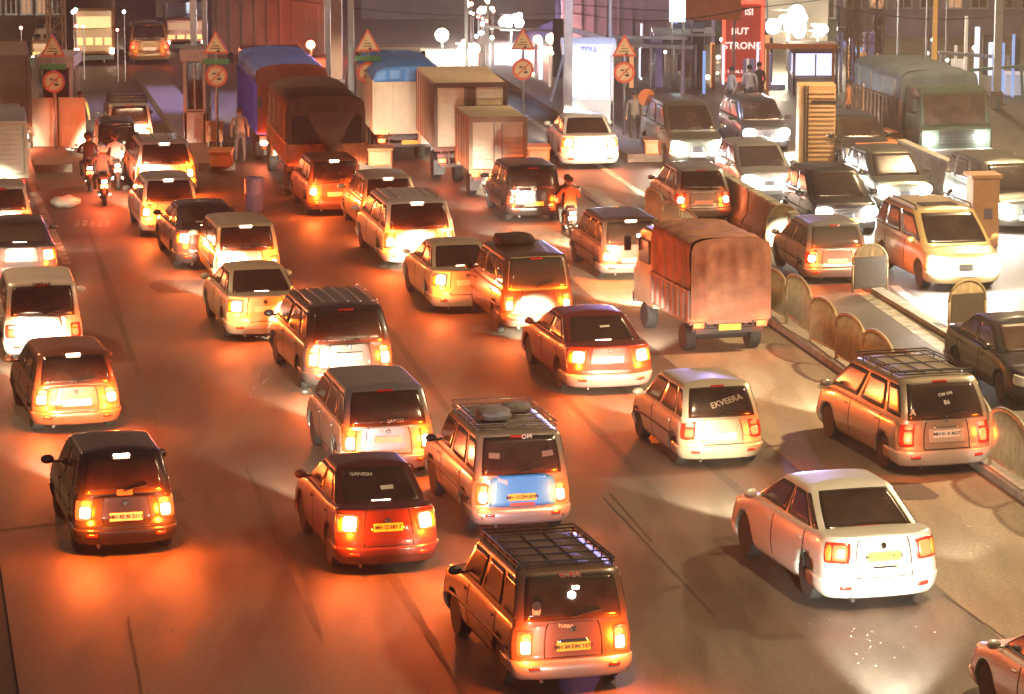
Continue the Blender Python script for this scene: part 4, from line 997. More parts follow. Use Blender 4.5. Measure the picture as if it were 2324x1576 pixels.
truck('box_truck', -16, 425, 9, 1.95, 3.4, .75, 0, 2.30, 0, 'greenish white box lorry cut by the left edge', 'lorry', kind='box', bed=mat('greenish_white_panel', (.50, .56, .48), .5, noise=.15), canvas=mat('greenish_frame', (.40, .45, .38), .6), pnt=WHITE, on=.0, r=.36, flaps=False)
truck('box_truck', -10, 322, 9, 2.2, 4.6, .95, 0, 3.1, 0, 'dark box lorry beyond the greenish white one at the left edge', 'lorry', kind='box', bed=BOXFR, canvas=mat('box_frame_dark', (.07, .05, .045), .6), pnt=DARK, on=.6)
truck('canvas_truck', 2170, 352, 12, 2.4, 4.6, 1.0, 1.9, 2.55, .32, 'big green-grey lorry with blazing headlamps and a pale blue cover facing the camera', 'lorry', bed=mat('dull_brown_boards', (.12, .06, .03), .7, noise=.4), canvas=TARP_W, pnt=paint('grey_green', (.045, .065, .05)), on=0, front=True, seed=6, head=1)

# --- riders
SHIRT_O = mat('orange_shirt', (.62, .24, .09), .8, noise=.2, nscale=9, bump=.3); SHIRT_D = mat('dark_shirt', (.06, .05, .05), .8, noise=.3, bump=.3); TRO = mat('dark_trousers', (.05, .045, .045), .85)
SHIRT_W = mat('pale_shirt', (.50, .46, .42), .8, noise=.2); HELW = mat('white_helmet', (.75, .74, .72), .25); HELD = mat('dark_helmet', (.04, .04, .04), .25)
def rider_pair(u, v, yaw, shirt1, shirt2, lb, lb1, lb2, pn, hel1=None, hel2=None, on=1.):
    p = at(u, v, 0); rz = R(yaw); d = Vector((-math.sin(rz), math.cos(rz), 0)); p = p + d * .8
    motorcycle(p, rz, pn, lb, None, on)
    figure('person', p + d * .02, rz, 'ride', shirt1, TRO, lb1, helmet=hel1)
    if shirt2: figure('person', p - d * .36, rz, 'ride', shirt2, TRO, lb2, helmet=hel2, lean=.04)
rider_pair(1300, 545, 8, SHIRT_D, SHIRT_O, 'motorcycle with a bright tail lamp carrying two riders beside the black tall hatchback', 'person in dark shirt steering the motorcycle beside the black tall hatchback', 'person in orange shirt riding pillion beside the black tall hatchback', MAROON)
rider_pair(238, 470, 10, SHIRT_W, None, 'motorcycle with a flaring tail lamp at the far left beside the queue', 'rider in pale shirt and white helmet on the motorcycle with the flaring lamp', '', MAROON, HELW, None, 1.5)
rider_pair(205, 438, 9, SHIRT_D, None, 'dark motorcycle just left of the one with the flaring lamp', 'rider in dark clothes just left of the white-helmeted one', '', BLACKP, HELD, None, .5)
rider_pair(268, 432, 12, SHIRT_D, SHIRT_W, 'dark motorcycle with two people right behind the auto rickshaw', 'rider in dark shirt right behind the auto rickshaw', 'pillion passenger in pale shirt right behind the auto rickshaw', BLACKP, HELD, None, .5)

# ================================================================== TOLL PLAZA
WARNR = mat('sign_red', (.62, .10, .05), .5); SIGNW = mat('sign_face', (.68, .50, .30), .5); GREEN = mat('sign_green', (.05, .22, .09), .5)
ORPLA = mat('orange_plastic', (.62, .22, .08), .45, noise=.2, nscale=4)
BOARDM = mat('ochre_board', (.55, .33, .13), .6, noise=.2, nscale=3)
def tri_mesh(s):
    def tri(k, z0, z1): 
        a = [(0, s * .62 * k + s * .0), (-s * .55 * k, -s * .36 * k), (s * .55 * k, -s * .36 * k)]
        vs = [Vector((x, z, y)) for z in (z0, z1) for (x, y) in a]; return vs, [(0, 1, 2), (3, 4, 5), (0, 1, 4, 3), (1, 2, 5, 4), (2, 0, 3, 5)]
    a = MB().add(*tri(1, -.01, .01)); b = MB().add(*tri(.76, -.016, -.008)); c = MB()
    c.box((0, -.018, -.02 * s), (s * .30, .006, s * .035)); c.box((-.02 * s, -.018, -.13 * s), (s * .42, .006, s * .035)); c.box((.10 * s, -.018, -.24 * s), (s * .12, .006, s * .09)); c.box((-.08 * s, -.018, .10 * s), (s * .1, .006, s * .03))
    return a.mesh('triangle_plate'), b.mesh('triangle_face'), c.mesh('warning_marks')
def round_sign(parent, c, r, slash=True, ring=WARNR, face=SIGNW):
    o = MB().lathe([(r, -.012), (r, .012)], c, 'Y', 24).build('round_plate', ring, parent)
    f = MB().lathe([(r * .76, -.020), (r * .76, -.011)], c, 'Y', 24).build('round_face', face, o)
    g = MB(); c = Vector(c)
    g.box(c + Vector((-r * .2, -.022, r * .22)), (r * .3, .005, r * .16)); g.box(c + Vector((r * .25, -.022, -r * .25)), (r * .36, .005, r * .20)); g.tube([c + Vector((r * .1, -.022, r * .3)), c + Vector((r * .3, -.022, -r * .05))], .012)
    g.build('black_symbol', INK, o)
    if slash: MB().box(c + Vector((0, -.026, 0)), (r * 1.6, .005, r * .14), ry=R(-45)).build('slash', ring, o)
    return o
def sign_post(u, vtri, vgreen, vround, y, label, base_z=0., s=.72, rr=.34, green=True):
    X = aty(u, vround, y).x; o = empty('sign_post', (X, y, base_z), R(0), label, 'road sign', 'toll lane sign posts')
    zt, zr = aty(u, vtri, y).z - base_z, aty(u, vround, y).z - base_z
    MB().tube([(0, .04, 0), (0, .04, zt + .2)], .045).build('pole', STEEL, o, True)
    a, b, c = tri_mesh(s); ta = link('triangle_plate', a, WARNR, o, (0, 0, zt)); link('triangle_face', b, SIGNW, ta); link('warning_marks', c, INK, ta)
    if green: MB().box((0, 0, aty(u, vgreen, y).z - base_z), (.80, .02, .17), bev=.005).build('green_plate', GREEN, o)
    round_sign(o, (0, 0, zr), rr)
IS = mat('toll_island_concrete', (.20, .16, .13), .8, noise=.4, bump=.3)
for i, (u, v) in enumerate(((122, 392), (492, 388), (848, 392), (1205, 372), (1465, 368))):
    p = at(u, v); lat, lon = lonlat(p)
    kerb('toll_island', lat - .55, lat + .55, lon, lon + 26, .24, IS)
for (u, a, b, c, lb, y, g) in ((122, 110, 152, 186, 'triangle and no-entry disc on the leftmost island pole, over a green plate', 105.5, 1), (491, 103, 140, 173, 'triangle and barred disc on the pole between the left lanes, right of the grey booth', 105.5, 1),
        (835, 98, 133, 166, 'triangle and disc on the pole left of the sky-blue covered lorry', 106.5, 1), (1187, 95, 130, 158, 'reddish triangle and disc on the thin pole beside the tall box lorry', 109, 0), (1417, 110, 140, 165, 'orange triangle over a barred disc on the pole before the white-lit booth', 109, 0)):
    sign_post(u, a, b, c, y, lb, green=bool(g), base_z=.24)
def crash_block(u, v, w_, h_, label, m=ORPLA, d=.9):
    p = at(u, v, .24); c = at(u, v, 0)
    o = MB(); s = c.y / 7865; o.box((0, 0, h_ / 2), (w_, d, h_), bev=.06); o.box((0, -.02, h_ + .03), (w_ + .08, d + .08, .07), bev=.02)
    r = o.build('crash_block', m); r.location = (p.x, p.y + d / 2, .236); return tag(r, label, 'crash block', 'orange crash blocks on the toll island noses')
crash_block(500, 380, .62, .42, 'orange block on the island under the barred disc left of the brown canvas lorry')
crash_block(862, 378, .70, .48, 'orange-brown block between the brown canvas lorry and the sky-blue covered one')
crash_block(1222, 366, .66, .36, 'orange block left of the white saloon at the lit booth')
crash_block(1483, 352, .50, .40, 'orange block at the foot of the round board beside the olive van')
crash_block(1990, 372, 1.2, .55, 'long orange block beyond the dark headlit hatchback'); crash_block(2035, 355, .62, .70, 'taller orange block behind the long one')
def notice_board(u, v0, v1, y, w_, label, r=.30, m=BOARDM, slash=True):
    a, b = aty(u, v0, y), aty(u, v1, y); o = empty('notice_board', (a.x, y, 0), 0, label, 'sign board')
    MB().box((0, 0, (a.z + b.z) / 2), (w_, .05, a.z - b.z), bev=.01).build('board', m, o)
    for s in (-1, 1): MB().tube([(s * w_ * .35, .05, 0), (s * w_ * .35, .05, b.z + .2)], .03).build('leg', STEEL, o)
    ringm = MB()
    k = 22; c = Vector((0, -.034, (a.z * .6 + b.z * .4)))
    ringm.tube([c + Vector((r * math.cos(i * 2 * math.pi / k), 0, r * math.sin(i * 2 * math.pi / k))) for i in range(k + 1)], .022, 5)
    if slash: ringm.tube([c + Vector((-r * .7, 0, -r * .7)), c + Vector((r * .7, 0, r * .7))], .02, 5)
    ringm.box(c + Vector((-r * .25, 0, r * .2)), (r * .4, .01, r * .25)); ringm.box(c + Vector((r * .3, 0, -r * .25)), (r * .35, .01, r * .3))
    for i in range(3): ringm.box((0, -.03, b.z + .10 + i * .09), (w_ * .6, .01, .03))
    ringm.build('ban_symbol', mat('board_ink', (.24, .09, .04), .6), o)
notice_board(486, 275, 322, 106, .55, 'low reddish board with a ring symbol right of the grey booth', .22, mat('reddish_board', (.38, .16, .09), .6))
notice_board(1985, 188, 265, 107, .72, 'yellow board with a barred ring in front of the lattice tower', .28)
o = empty('round_board', aty(1467, 350, 106.5) * 1, 0, 'plain orange round board on a striped post beside the olive van', 'road sign'); o.location.z = .24
zz = aty(1467, 222, 106.5).z - .24; MB().lathe([(.27, -.02), (.27, .02)], (0, 0, zz), 'Y', 24).build('disc', ORPLA, o); MB().tube([(0, .03, 0), (0, .03, zz)], .05).build('post', STEELB, o, True)
q = MB()
for i in range(3): q.box((0, .03, .35 + i * .45), (.14, .14, .16))
q.build('orange_bands', ORPLA, o)

LITW = mat('booth_lit_interior', (.6, .7, .85), .5, emit=(.55, .72, 1), es=.55, c2=(.2, .25, .4), nscale=3); LITB = mat('blue_lit_panel', (.2, .35, .8), .5, emit=(.25, .45, 1), es=1.6); LITY = mat('warm_lit_panel', (.6, .45, .25), .5, emit=(1, .55, .22), es=.55)
def booth(u0, u1, v0, v1, y, label, wall, lit=None, sign=None, depth=1.8, power=0, col=(.8, .9, 1)):
    a, b = aty(u0, v0, y), aty(u1, v1, y); wd = b.x - a.x; h = a.z; o = empty('toll_booth', ((a.x + b.x) / 2, y, 0), 0, label, 'toll booth')
    bs = MB(); bs.box((0, depth / 2, h * .19), (wd, depth, h * .38), bev=.02)
    for sx in (-1, 1):
        for yy in (.05, depth - .05): bs.box((sx * (wd / 2 - .05), yy, h / 2), (.10, .10, h), bev=.01)
    bs.build('booth_body', wall, o)
    MB().box((0, depth / 2, h * .94), (wd + .16, depth + .2, h * .12), bev=.02).build('roof', wall, o)
    MB().box((0, depth * .5, h * .62), (wd - .24, depth - .3, h * .50), bev=.01).build('interior', lit or GLASS, o)
    fr = MB(); fr.box((0, -.005, h * .40), (wd - .1, .03, .05)); fr.box((0, -.005, h * .62), (.05, .03, h * .46)); fr.build('window_frame', wall, o)
    if sign: t_ = link('sign_text', text_mesh(sign, h * .075), mat('sign_blue_ink', (.06, .08, .4), .5), o, (0, -.12, h * .94), (R(90), 0, 0))
    if power: lamp('booth_light', 'POINT', (0, -.3, h * .8), power, col, .15, o)
    return o
BG = mat('booth_grey', (.34, .33, .34), .6, noise=.25); BWH = mat('booth_white', (.62, .64, .68), .5, noise=.1)
booth(86, 168, 128, 372, 107, 'toll booth with pale pillars behind the leftmost sign pole', BG, GLASS)
booth(414, 470, 112, 360, 107, 'narrow grey toll booth left of the barred disc at the second island', BG, GLASS)
booth(1280, 1392, 100, 352, 111, 'toll booth lit blue-white inside with a lettered fascia', BWH, LITW, 'TOLL', 2.0, 22)
booth(830, 868, 205, 352, 108.5, 'slim orange-lit toll booth beside the sky-blue covered lorry', BOARDM, LITY)
booth(1800, 1900, 108, 300, 122, 'booth with orange-rimmed roof and pale lit windows above the slatted ochre column', BG, mat('pale_blue_interior', (.5, .55, .8), .5, emit=(.55, .6, .95), es=.8), None, 2.2)
tag(MB().box((0, 0, .82), (1.75, .04, 1.55), bev=.01).build('cloth_banner', mat('pinkish_cloth', (.52, .40, .31), .8, noise=.2, nscale=2), loc=(aty(128, 300, 106).x, 106.2, .15), rot=(0, 0, 0)), 'pale two-part banner hanging at the front of the leftmost booth', 'banner')
tag(MB().box((0, 0, .82), (.03, .05, 1.57)).build('banner_pole', BLACK, loc=(aty(131, 300, 106).x, 106.15, .15)), 'dark pole down the middle of the pale banner', 'pole')
# steel columns of the plaza roof, carried up beyond the picture
def column(u, vb, y, w_, label, m=STEELB, h=9., name='steel_column', cat='column'):
    x = aty(u, vb, y).x
    o = empty(name, (x, y, 0), 0, label, cat)
    MB().box((0, 0, h / 2), (w_, w_, h), bev=.015).build('shaft', m, o); MB().box((0, 0, .3), (w_ + .14, w_ + .14, .6), bev=.03).build('base_block', IS, o)
    return o
column(441, 150, 108, .20, 'pale steel column rising from the narrow grey booth, left of a pair'); column(466, 150, 108, .16, 'darker steel column rising from the narrow grey booth, right of a pair', STEEL)
column(745, 150, 112, .17, 'pinkish steel column left of a pair behind the brown canvas lorry'); column(797, 150, 107, .19, 'grey steel column right of a pair behind the brown canvas lorry', STEEL)
column(1290, 50, 110, .26, 'pale violet column at the left side of the blue-white booth'); column(1385, 50, 116, .10, 'thin pale post right of the blue-white booth')
column(1560, 60, 128, .34, 'broad silver column above the bus shelter roof', STEEL); column(2265, 100, 118, .26, 'bluish column at the far right edge of the plaza')
column(2120, 150, 112, .15, 'yellow pole standing in front of the lorry with the pale blue cover', mat('yellow_pole_paint', (.55, .33, .10), .5), name='yellow_pole', cat='pole')
column(1058, 80, 126, .13, 'grey lamp pole between the two blazing floodlights', STEEL, name='lamp_pole', cat='pole')
column(760, 40, 122, .5, 'wide pinkish pillar seen between the pair of columns', mat('pink_plaster', (.45, .28, .20), .7, noise=.2), name='plaster_pillar', cat='pillar')
# lattice tower
def lattice(u, y, w_, h, label):
    o = empty('lattice_tower', (aty(u, 100, y).x, y, 0), R(20), label, 'lattice tower'); L_ = MB(); B_ = MB()
    for sx in (-1, 1):
        for sy in (-1, 1): L_.tube([(sx * w_ / 2, sy * w_ / 2, 0), (sx * w_ / 2, sy * w_ / 2, h)], .035, 6)
    n = int(h / .55)
    for i in range(n):
        z0, z1 = h * i / n, h * (i + 1) / n
        for sy in (-1, 1):
            B_.tube([(-w_ / 2, sy * w_ / 2, z0), (w_ / 2, sy * w_ / 2, z1)], .016, 5); B_.tube([(-w_ / 2, sy * w_ / 2, z1), (w_ / 2, sy * w_ / 2, z1)], .016, 5)
            B_.tube([(sy * w_ / 2, -w_ / 2, z0), (sy * w_ / 2, w_ / 2, z1)], .016, 5); B_.tube([(sy * w_ / 2, -w_ / 2, z1), (sy * w_ / 2, w_ / 2, z1)], .016, 5)
    m = mat('tower_rust', (.24, .15, .09), .6, noise=.3); L_.build('tower_legs', m, o); B_.build('bracing', m, o)
lattice(1978, 118, .62, 9, 'brown lattice tower behind the yellow barred board'); lattice(128, 122, .55, 9, 'grey lattice tower above the leftmost toll booth')
lattice(1935, 120, .28, 9, 'slim lattice mast left of the brown lattice tower')
# slatted ochre column
o = empty('slatted_column', (aty(1851, 300, 103.4).x, 103.4, 0), 0, 'ochre column with horizontal slats between the silver and the dark headlit cars', 'column')
hz = aty(1851, 190, 103.4).z
MB().box((0, 0, hz / 2), (1.10, .9, hz), bev=.02).build('core', mat('ochre_core', (.55, .35, .17), .6), o); q = MB()
for i in range(17): q.box((.06, -.46, .12 + i * (hz - .2) / 17), (.94, .04, .06))
q.build('slats', mat('slat_ochre', (.60, .40, .20), .6), o)
q = MB(); q.box((-.38, -.49, hz / 2), (.05, .04, hz)); q.box((-.28, -.49, hz / 2), (.03, .04, hz)); q.build('cable', BLACK, o)
MB().box((.2, -.48, hz * .80), (.75, .03, .09)).build('dark_slot', BLACK, o)
# sandstone post at the right
p = at(2232, 562); o = empty('gate_pillar', (p.x, p.y + .4, 0), R(8), 'sandstone coloured gate pillar with a flat cap right of the facing yellow-white vehicle', 'pillar'); hz = aty(2232, 405, p.y).z
PS = mat('sandstone_plaster', (.50, .27, .14), .75, noise=.2, nscale=3, bump=.2)
MB().box((0, 0, hz / 2), (.70, .70, hz), bev=.02).build('shaft', PS, o); MB().box((0, 0, hz + .03), (.82, .82, .10), bev=.02).build('cap', PS, o); MB().box((.06, -.356, hz * .48), (.22, .012, .28)).build('notice_sticker', mat('dull_blue_sticker', (.12, .10, .16), .6), o)

# big red lettered sign
a, b = aty(1640, 2, 126), aty(1733, 185, 126); zc, hh, ww = (a.z + b.z) / 2, a.z - b.z, b.x - a.x
o = empty('shop_sign', ((a.x + b.x) / 2, 126, 0), 0, 'tall red-framed sign board with pale letters on a grey field', 'sign')
SF = mat('sign_frame_lit', (.8, .2, .12), .4, emit=(1, .08, .04), es=.9); SG = mat('sign_field', (.20, .035, .025), .5, emit=(1, .10, .05), es=.14); SL = mat('sign_letters_lit', (.9, .7, .65), .4, emit=(1, .62, .55), es=.75)
MB().box((0, .05, zc), (ww, .10, hh)).build('sign_panel', SG, o); q = MB()
for sx in (-1, 1): q.box((sx * (ww / 2 - .06), -.02, zc), (.12, .06, hh))
for sz in (-1, 1): q.box((0, -.023, zc + sz * (hh / 2 - .06)), (ww, .06, .12))
q.build('sign_frame', SF, o)
for (s, fz, sz, dx) in (('ISI', .86, .34, .2), ('BUT', .62, .34, -.12), ('STRONG', .44, .36, 0), ('A TOTAL SOLUTION', .12, .145, -.03)):
    t_ = link('sign_text', text_mesh(s, sz), SL, o, (dx, -.03, b.z + hh * fz), (R(90), 0, 0))
for sx in (-1, 1): MB().tube([(sx * ww * .3, .1, 0), (sx * ww * .3, .1, b.z + .2)], .06).build('leg', STEEL, o)
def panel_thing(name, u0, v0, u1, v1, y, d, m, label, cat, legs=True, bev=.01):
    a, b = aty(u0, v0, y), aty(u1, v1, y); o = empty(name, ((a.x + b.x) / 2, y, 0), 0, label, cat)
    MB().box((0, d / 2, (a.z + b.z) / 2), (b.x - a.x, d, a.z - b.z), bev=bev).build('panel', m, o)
    if legs and b.z > .3:
        for s in (-1, 1): MB().tube([(s * (b.x - a.x) * .38, d / 2, 0), (s * (b.x - a.x) * .38, d / 2, b.z + .05)], .04).build('leg', STEEL, o)
    return o
panel_thing('hoarding', 1556, -20, 1682, 46, 124, .12, ORPLA, 'plain orange hoarding at the top left of the red-framed sign', 'hoarding')
panel_thing('lit_hoarding', 1520, -20, 1555, 50, 124.3, .12, mat('cyan_lit', (.4, .7, .8), .5, emit=(.55, .9, 1), es=2.2), 'bright cyan-white panel left of the orange hoarding', 'lit panel')
panel_thing('shutter', 1525, 54, 1600, 100, 126, .1, mat('grey_blue_shutter', (.20, .21, .30), .6, noise=.2), 'grey-blue shutter panel under the orange hoarding', 'shutter')
# shelter with a thin sloping roof
o = empty('bus_shelter', (aty(1540, 180, 124).x, 124, 0), 0, 'open shelter with thin pale roof edges behind the white-lit booth', 'shelter')
z1 = aty(1500, 102, 124).z; q = MB(); q.box((-1.2, .8, z1), (3.4, 2.6, .10), ry=R(2)); q.box((.2, 1.2, z1 + .35), (2.2, 2.4, .09)); q.build('roof', STEELB, o)
for x in (-3.0, -1.9, -.9, -.1, .6, 1.25): MB().tube([(x, .2 + .1 * math.sin(9 * x), 0), (x, .2 + .1 * math.sin(9 * x), z1)], .06).build('post', STEELB if x != 1.25 else ORPLA, o, True)
for i in range(7):
    q = MB(); q.box((-3.0 + i * .62, 2.2, z1 * .45), (.24 + .1 * math.sin(i * 3), .05, z1 * (.55 + .2 * math.sin(i * 2.3))))
    q.build('back_board', mat('shop_violet_grey', (.30, .28, .36), .5, noise=.4, nscale=3), o)

# ================================================================== BEHIND THE PLAZA
def building(u0, u1, y, h, d, m, label, cols=5, rows=3, lit=.3, litm=None, seed=1, name='building', awn=None, z0=.6):
    random.seed(seed); a, b = aty(u0, 100, y), aty(u1, 100, y); wd = b.x - a.x
    o = empty(name, ((a.x + b.x) / 2, y, 0), 0, label, 'building')
    MB().box((0, d / 2, h / 2), (wd, d, h)).build('wall', m, o); MB().box((0, d / 2 - .1, h + .1), (wd + .4, d + .4, .22), bev=.03).build('parapet', CONC, o)
    cw, ch = wd / max(1, cols), (h - z0) / max(1, rows)
    if not cols:
        for k in range(9): MB().box((-wd / 2 + wd * (k + .5) / 9, -.04, h / 2), (.09, .08, h - .1)).build('wall_rib', m, o)
    for r_ in range(rows):
        for c in range(cols):
            x = -wd / 2 + cw * (c + .5); z = z0 + ch * (r_ + .5)
            f = MB(); ww_, hh_ = cw * .66, ch * .62
            for sx in (-1, 1): f.box((x + sx * ww_ / 2, -.03, z), (.07, .10, hh_ + .1))
            for sz in (-1, 1): f.box((x, -.033, z + sz * hh_ / 2), (ww_ + .12, .11, .07))
            f.box((x, -.028, z), (.04, .07, hh_)); w_ = f.build('window', STEEL, o)
            mm = (litm or LITY) if random.random() < lit else GLASS
            MB().box((x, -.012, z), (ww_, .02, hh_)).build('pane', mm, w_)
    if awn: MB().box((0, -.7, z0 + ch * 1.02), (wd * .94, 1.5, .06), rx=R(12)).build('awning', awn, o)
    return o
VIO = mat('violet_plaster', (.13, .10, .17), .7, noise=.35, nscale=1.5); DKB = mat('dark_plaster', (.10, .075, .06), .8, noise=.4, nscale=1.2); GGR = mat('grey_plaster', (.09, .09, .085), .8, noise=.4, nscale=1.4)
LITD = mat('dim_warm_window', (.3, .2, .15), .5, emit=(1, .5, .25), es=.18); LITC = mat('cool_lit_shop', (.7, .8, .9), .5, emit=(.8, .9, 1), es=1.2)
building(1275, 1530, 139, 9, 8, VIO, 'violet-grey building behind the shelter, left of the red-framed sign', 0, 0, .1, LITD, 2)
building(1560, 1900, 140, 8, 8, GGR, 'shop row with cool lit fronts under the floodlights right of the red-framed sign', 8, 3, .45, LITC, 3, 'shop_row', STEELB)
building(1905, 2420, 143, 10, 8, VIO, 'dull violet building behind the yellow pole at the upper right', 9, 3, .12, LITD, 4)
building(482, 736, 136, 8, 8, DKB, 'dark brown windowless depot behind the lorries in the upper middle', 0, 0, .0, LITD, 5, 'depot')
building(-60, 150, 141, 9, 8, DKB, 'dark building with dim orange windows at the top left corner', 6, 3, .35, LITD, 6)
building(820, 1260, 151, 6, 8, GGR, 'hazy grey building far behind the floodlights', 9, 3, .12, LITD, 8)
building(355, 480, 152, 7.5, 8, DKB, 'small dark building with pale upper windows behind the grey booth', 4, 3, .3, LITC, 9)
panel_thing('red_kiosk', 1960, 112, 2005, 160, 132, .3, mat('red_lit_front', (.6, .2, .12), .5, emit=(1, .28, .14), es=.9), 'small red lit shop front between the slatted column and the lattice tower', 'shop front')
panel_thing('lit_board', 1744, -5, 1878, 100, 139.6, .2, mat('board_floodlight_glow', (.40, .36, .28), .6, emit=(1, .80, .55), es=.12), 'big pale floodlit board right of the red-framed sign', 'board')  # faint self-glow in the board imitates floodlight falling on it
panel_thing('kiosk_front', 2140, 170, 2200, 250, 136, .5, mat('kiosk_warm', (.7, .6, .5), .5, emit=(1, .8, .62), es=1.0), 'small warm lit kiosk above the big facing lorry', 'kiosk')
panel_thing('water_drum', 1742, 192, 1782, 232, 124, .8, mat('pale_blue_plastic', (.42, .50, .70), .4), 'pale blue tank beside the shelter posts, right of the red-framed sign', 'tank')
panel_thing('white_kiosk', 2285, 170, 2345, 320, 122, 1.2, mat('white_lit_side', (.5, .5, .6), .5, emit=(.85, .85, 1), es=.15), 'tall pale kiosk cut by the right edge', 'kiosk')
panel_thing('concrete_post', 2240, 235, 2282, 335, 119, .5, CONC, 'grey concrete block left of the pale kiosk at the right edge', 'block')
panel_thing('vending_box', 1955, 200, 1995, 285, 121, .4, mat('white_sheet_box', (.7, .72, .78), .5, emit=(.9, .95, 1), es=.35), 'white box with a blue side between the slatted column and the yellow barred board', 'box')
for i, (u, lean) in enumerate(((2040, 8), (2105, 3), (2150, -3))):
    x = aty(u, 0, 131).x; q = MB(); q.tube([(0, 0, 0), (0, 0, 6.5)], .05); q.box((lean * .03, -.1, 5.9), (.10, .08, 1.5), ry=R(-lean))
    o = q.build('tube_light_pole', STEEL); o.location = (x, 131, 0)
    tag(o, ('tilted', 'thin upright', 'short upright')[i] + ' tube lamp pole ' + ('left of', 'just left of', 'just right of')[i] + ' the yellow pole', 'lamp pole')
    t_ = MB().box((lean * .03, -.16, 5.6), (.17 if i == 0 else .09, .05, 1.2), ry=R(-lean)).build('tube', mat('tube_lit', (.9, .8, .9), .4, emit=(.95, .85, 1), es=1.6), o)
# lamps that flare
FL = {}
def floodlight(u, v, y, r, col, es, power, label, h=None, n=1):
    p = aty(u, v, y); key = tuple(col)
    m = mat('flood_%d_%d_%d' % tuple(int(c * 100) for c in col), (.9, .9, .9), .3, emit=col, es=es)
    o = empty('floodlight', (p.x, y, 0), 0, label, 'lamp')
    MB().tube([(0, .2, 0), (0, .2, p.z + .1)], .05).build('pole', STEEL, o, True)
    if r < .3: MB().lathe([(r * .6, .16), (r * 1.05, .06), (r * 1.05, -.02), (r * .9, -.02)], (0, 0, p.z), 'Y', 18).build('housing', BLACK, o)
    else: MB().box((0, .1, p.z), (r * 1.7, .06, .08)).box((0, .1, p.z + r * .5), (r * 1.5, .06, .06)).box((0, .1, p.z - r * .5), (r * 1.5, .06, .06)).build('lamp_frame', BLACK, o)
    random.seed(int(u * 7 + v))
    if r < .3: MB().ball((0, -.03, p.z), (r, r * .5, r), 9).build('lamp_glow_ball', m, o, True)
    else:  # scattered glowing balls shape the glare into a ragged blob
        for k in range(9):
            a_ = random.uniform(0, 6.28); q_ = random.uniform(.15, 1) * r * .85; MB().ball((q_ * math.cos(a_), -.05, p.z + q_ * math.sin(a_) * .8), (r * random.uniform(.16, .4),) * 3, 7).build('lamp_glow_ball', m, o, True)
    lamp('flood_lamp', 'POINT', (0, -.4 - r * .5, p.z), power, col, .25, o)
WARM, COOL, REDL = (1, .84, .58), (.92, .93, 1), (1, .22, .12)
floodlight(1003, 80, 138, .26, WARM, 60, 350, 'round warm floodlight left of the great white glare')
floodlight(1060, 118, 136, .62, (1, .97, .86), 80, 700, 'great white glaring floodlight above the tall box lorry')
floodlight(1160, 52, 140, .60, (.96, .90, 1), 80, 700, 'violet-white glaring floodlight above the reddish triangle')
floodlight(1220, 90, 138, .17, REDL, 40, 300, 'small red lamp left of a warm one, right of the violet-white floodlight')
floodlight(1250, 88, 139, .20, (1, .55, .35), 30, 300, 'small warm lamp right of the red one beside the pale violet column')
floodlight(705, 102, 134.2, .17, (1, .10, .03), 30, 420, 'red-orange lamp flaring above the lorry with the blue flank')
floodlight(1790, 48, 130, .80, (1, .90, .66), 60, 220, 'huge warm floodlight glaring on the pale board')
floodlight(1858, 70, 131, .45, (1, .90, .66), 60, 90, 'second warm floodlight right of the huge one')
floodlight(1150, 130, 140, .12, COOL, 30, 60, 'small white lamp below the violet-white floodlight')
floodlight(690, 9, 146, .10, (1, .45, .25), 20, 40, 'left of two small orange lamps at the top edge'); floodlight(712, 9, 146, .10, (1, .45, .25), 20, 40, 'right of two small orange lamps at the top edge')
random.seed(21)
PT = [mat('tiny_lamp_' + n_, (.9, .9, .9), .4, emit=c, es=14) for n_, c in (('cool', (.9, .95, 1)), ('warm', (1, .75, .45)), ('red', (1, .2, .12)), ('green', (.3, .9, .5)))]
def small_lamp(u, v, y, k, r, lb):
    p = aty(u, v, y); o = empty('shop_lamp', (p.x, y, 0), 0, lb, 'lamp', 'small lamps scattered behind the plaza')
    MB().ball((0, 0, p.z), r, 6).build('bulb', PT[k], o, True); MB().tube([(0, .03, 0), (0, .03, p.z)], .02, 6).build('stem', STEEL, o)
KN = ('cool white', 'warm', 'red', 'green')
for i in range(90):
    reg = random.choice(((1080, 1120, 5, 90), (1300, 1640, 60, 240), (1600, 1900, 120, 270), (1900, 2320, 60, 290), (1190, 1290, 120, 240), (0, 110, 60, 230), (150, 300, 20, 120), (1060, 1110, 0, 40)))
    u, v = random.uniform(reg[0], reg[1]), random.uniform(reg[2], reg[3]); k = random.choice((0, 0, 0, 1, 1, 2, 3)) if u > 900 else random.choice((0, 1, 2, 2, 3))
    small_lamp(u, v, random.uniform(126, 134), k, random.uniform(.04, .085), 'tiny %s lamp on a thin stem among the stalls behind the toll plaza' % KN[k])
random.seed(33)
BC = [mat('stall_cloth_%d' % i, c, .7, emit=e, es=s_) for i, (c, e, s_) in enumerate((((.6, .6, .66), (.8, .85, 1), .55), ((.25, .22, .30), (.3, .25, .5), .1), ((.6, .3, .14), (1, .5, .2), .3), ((.07, .06, .06), (0, 0, 0), 0), ((.2, .3, .5), (.3, .5, 1), .35), ((.5, .45, .4), (1, .8, .6), .25)))]
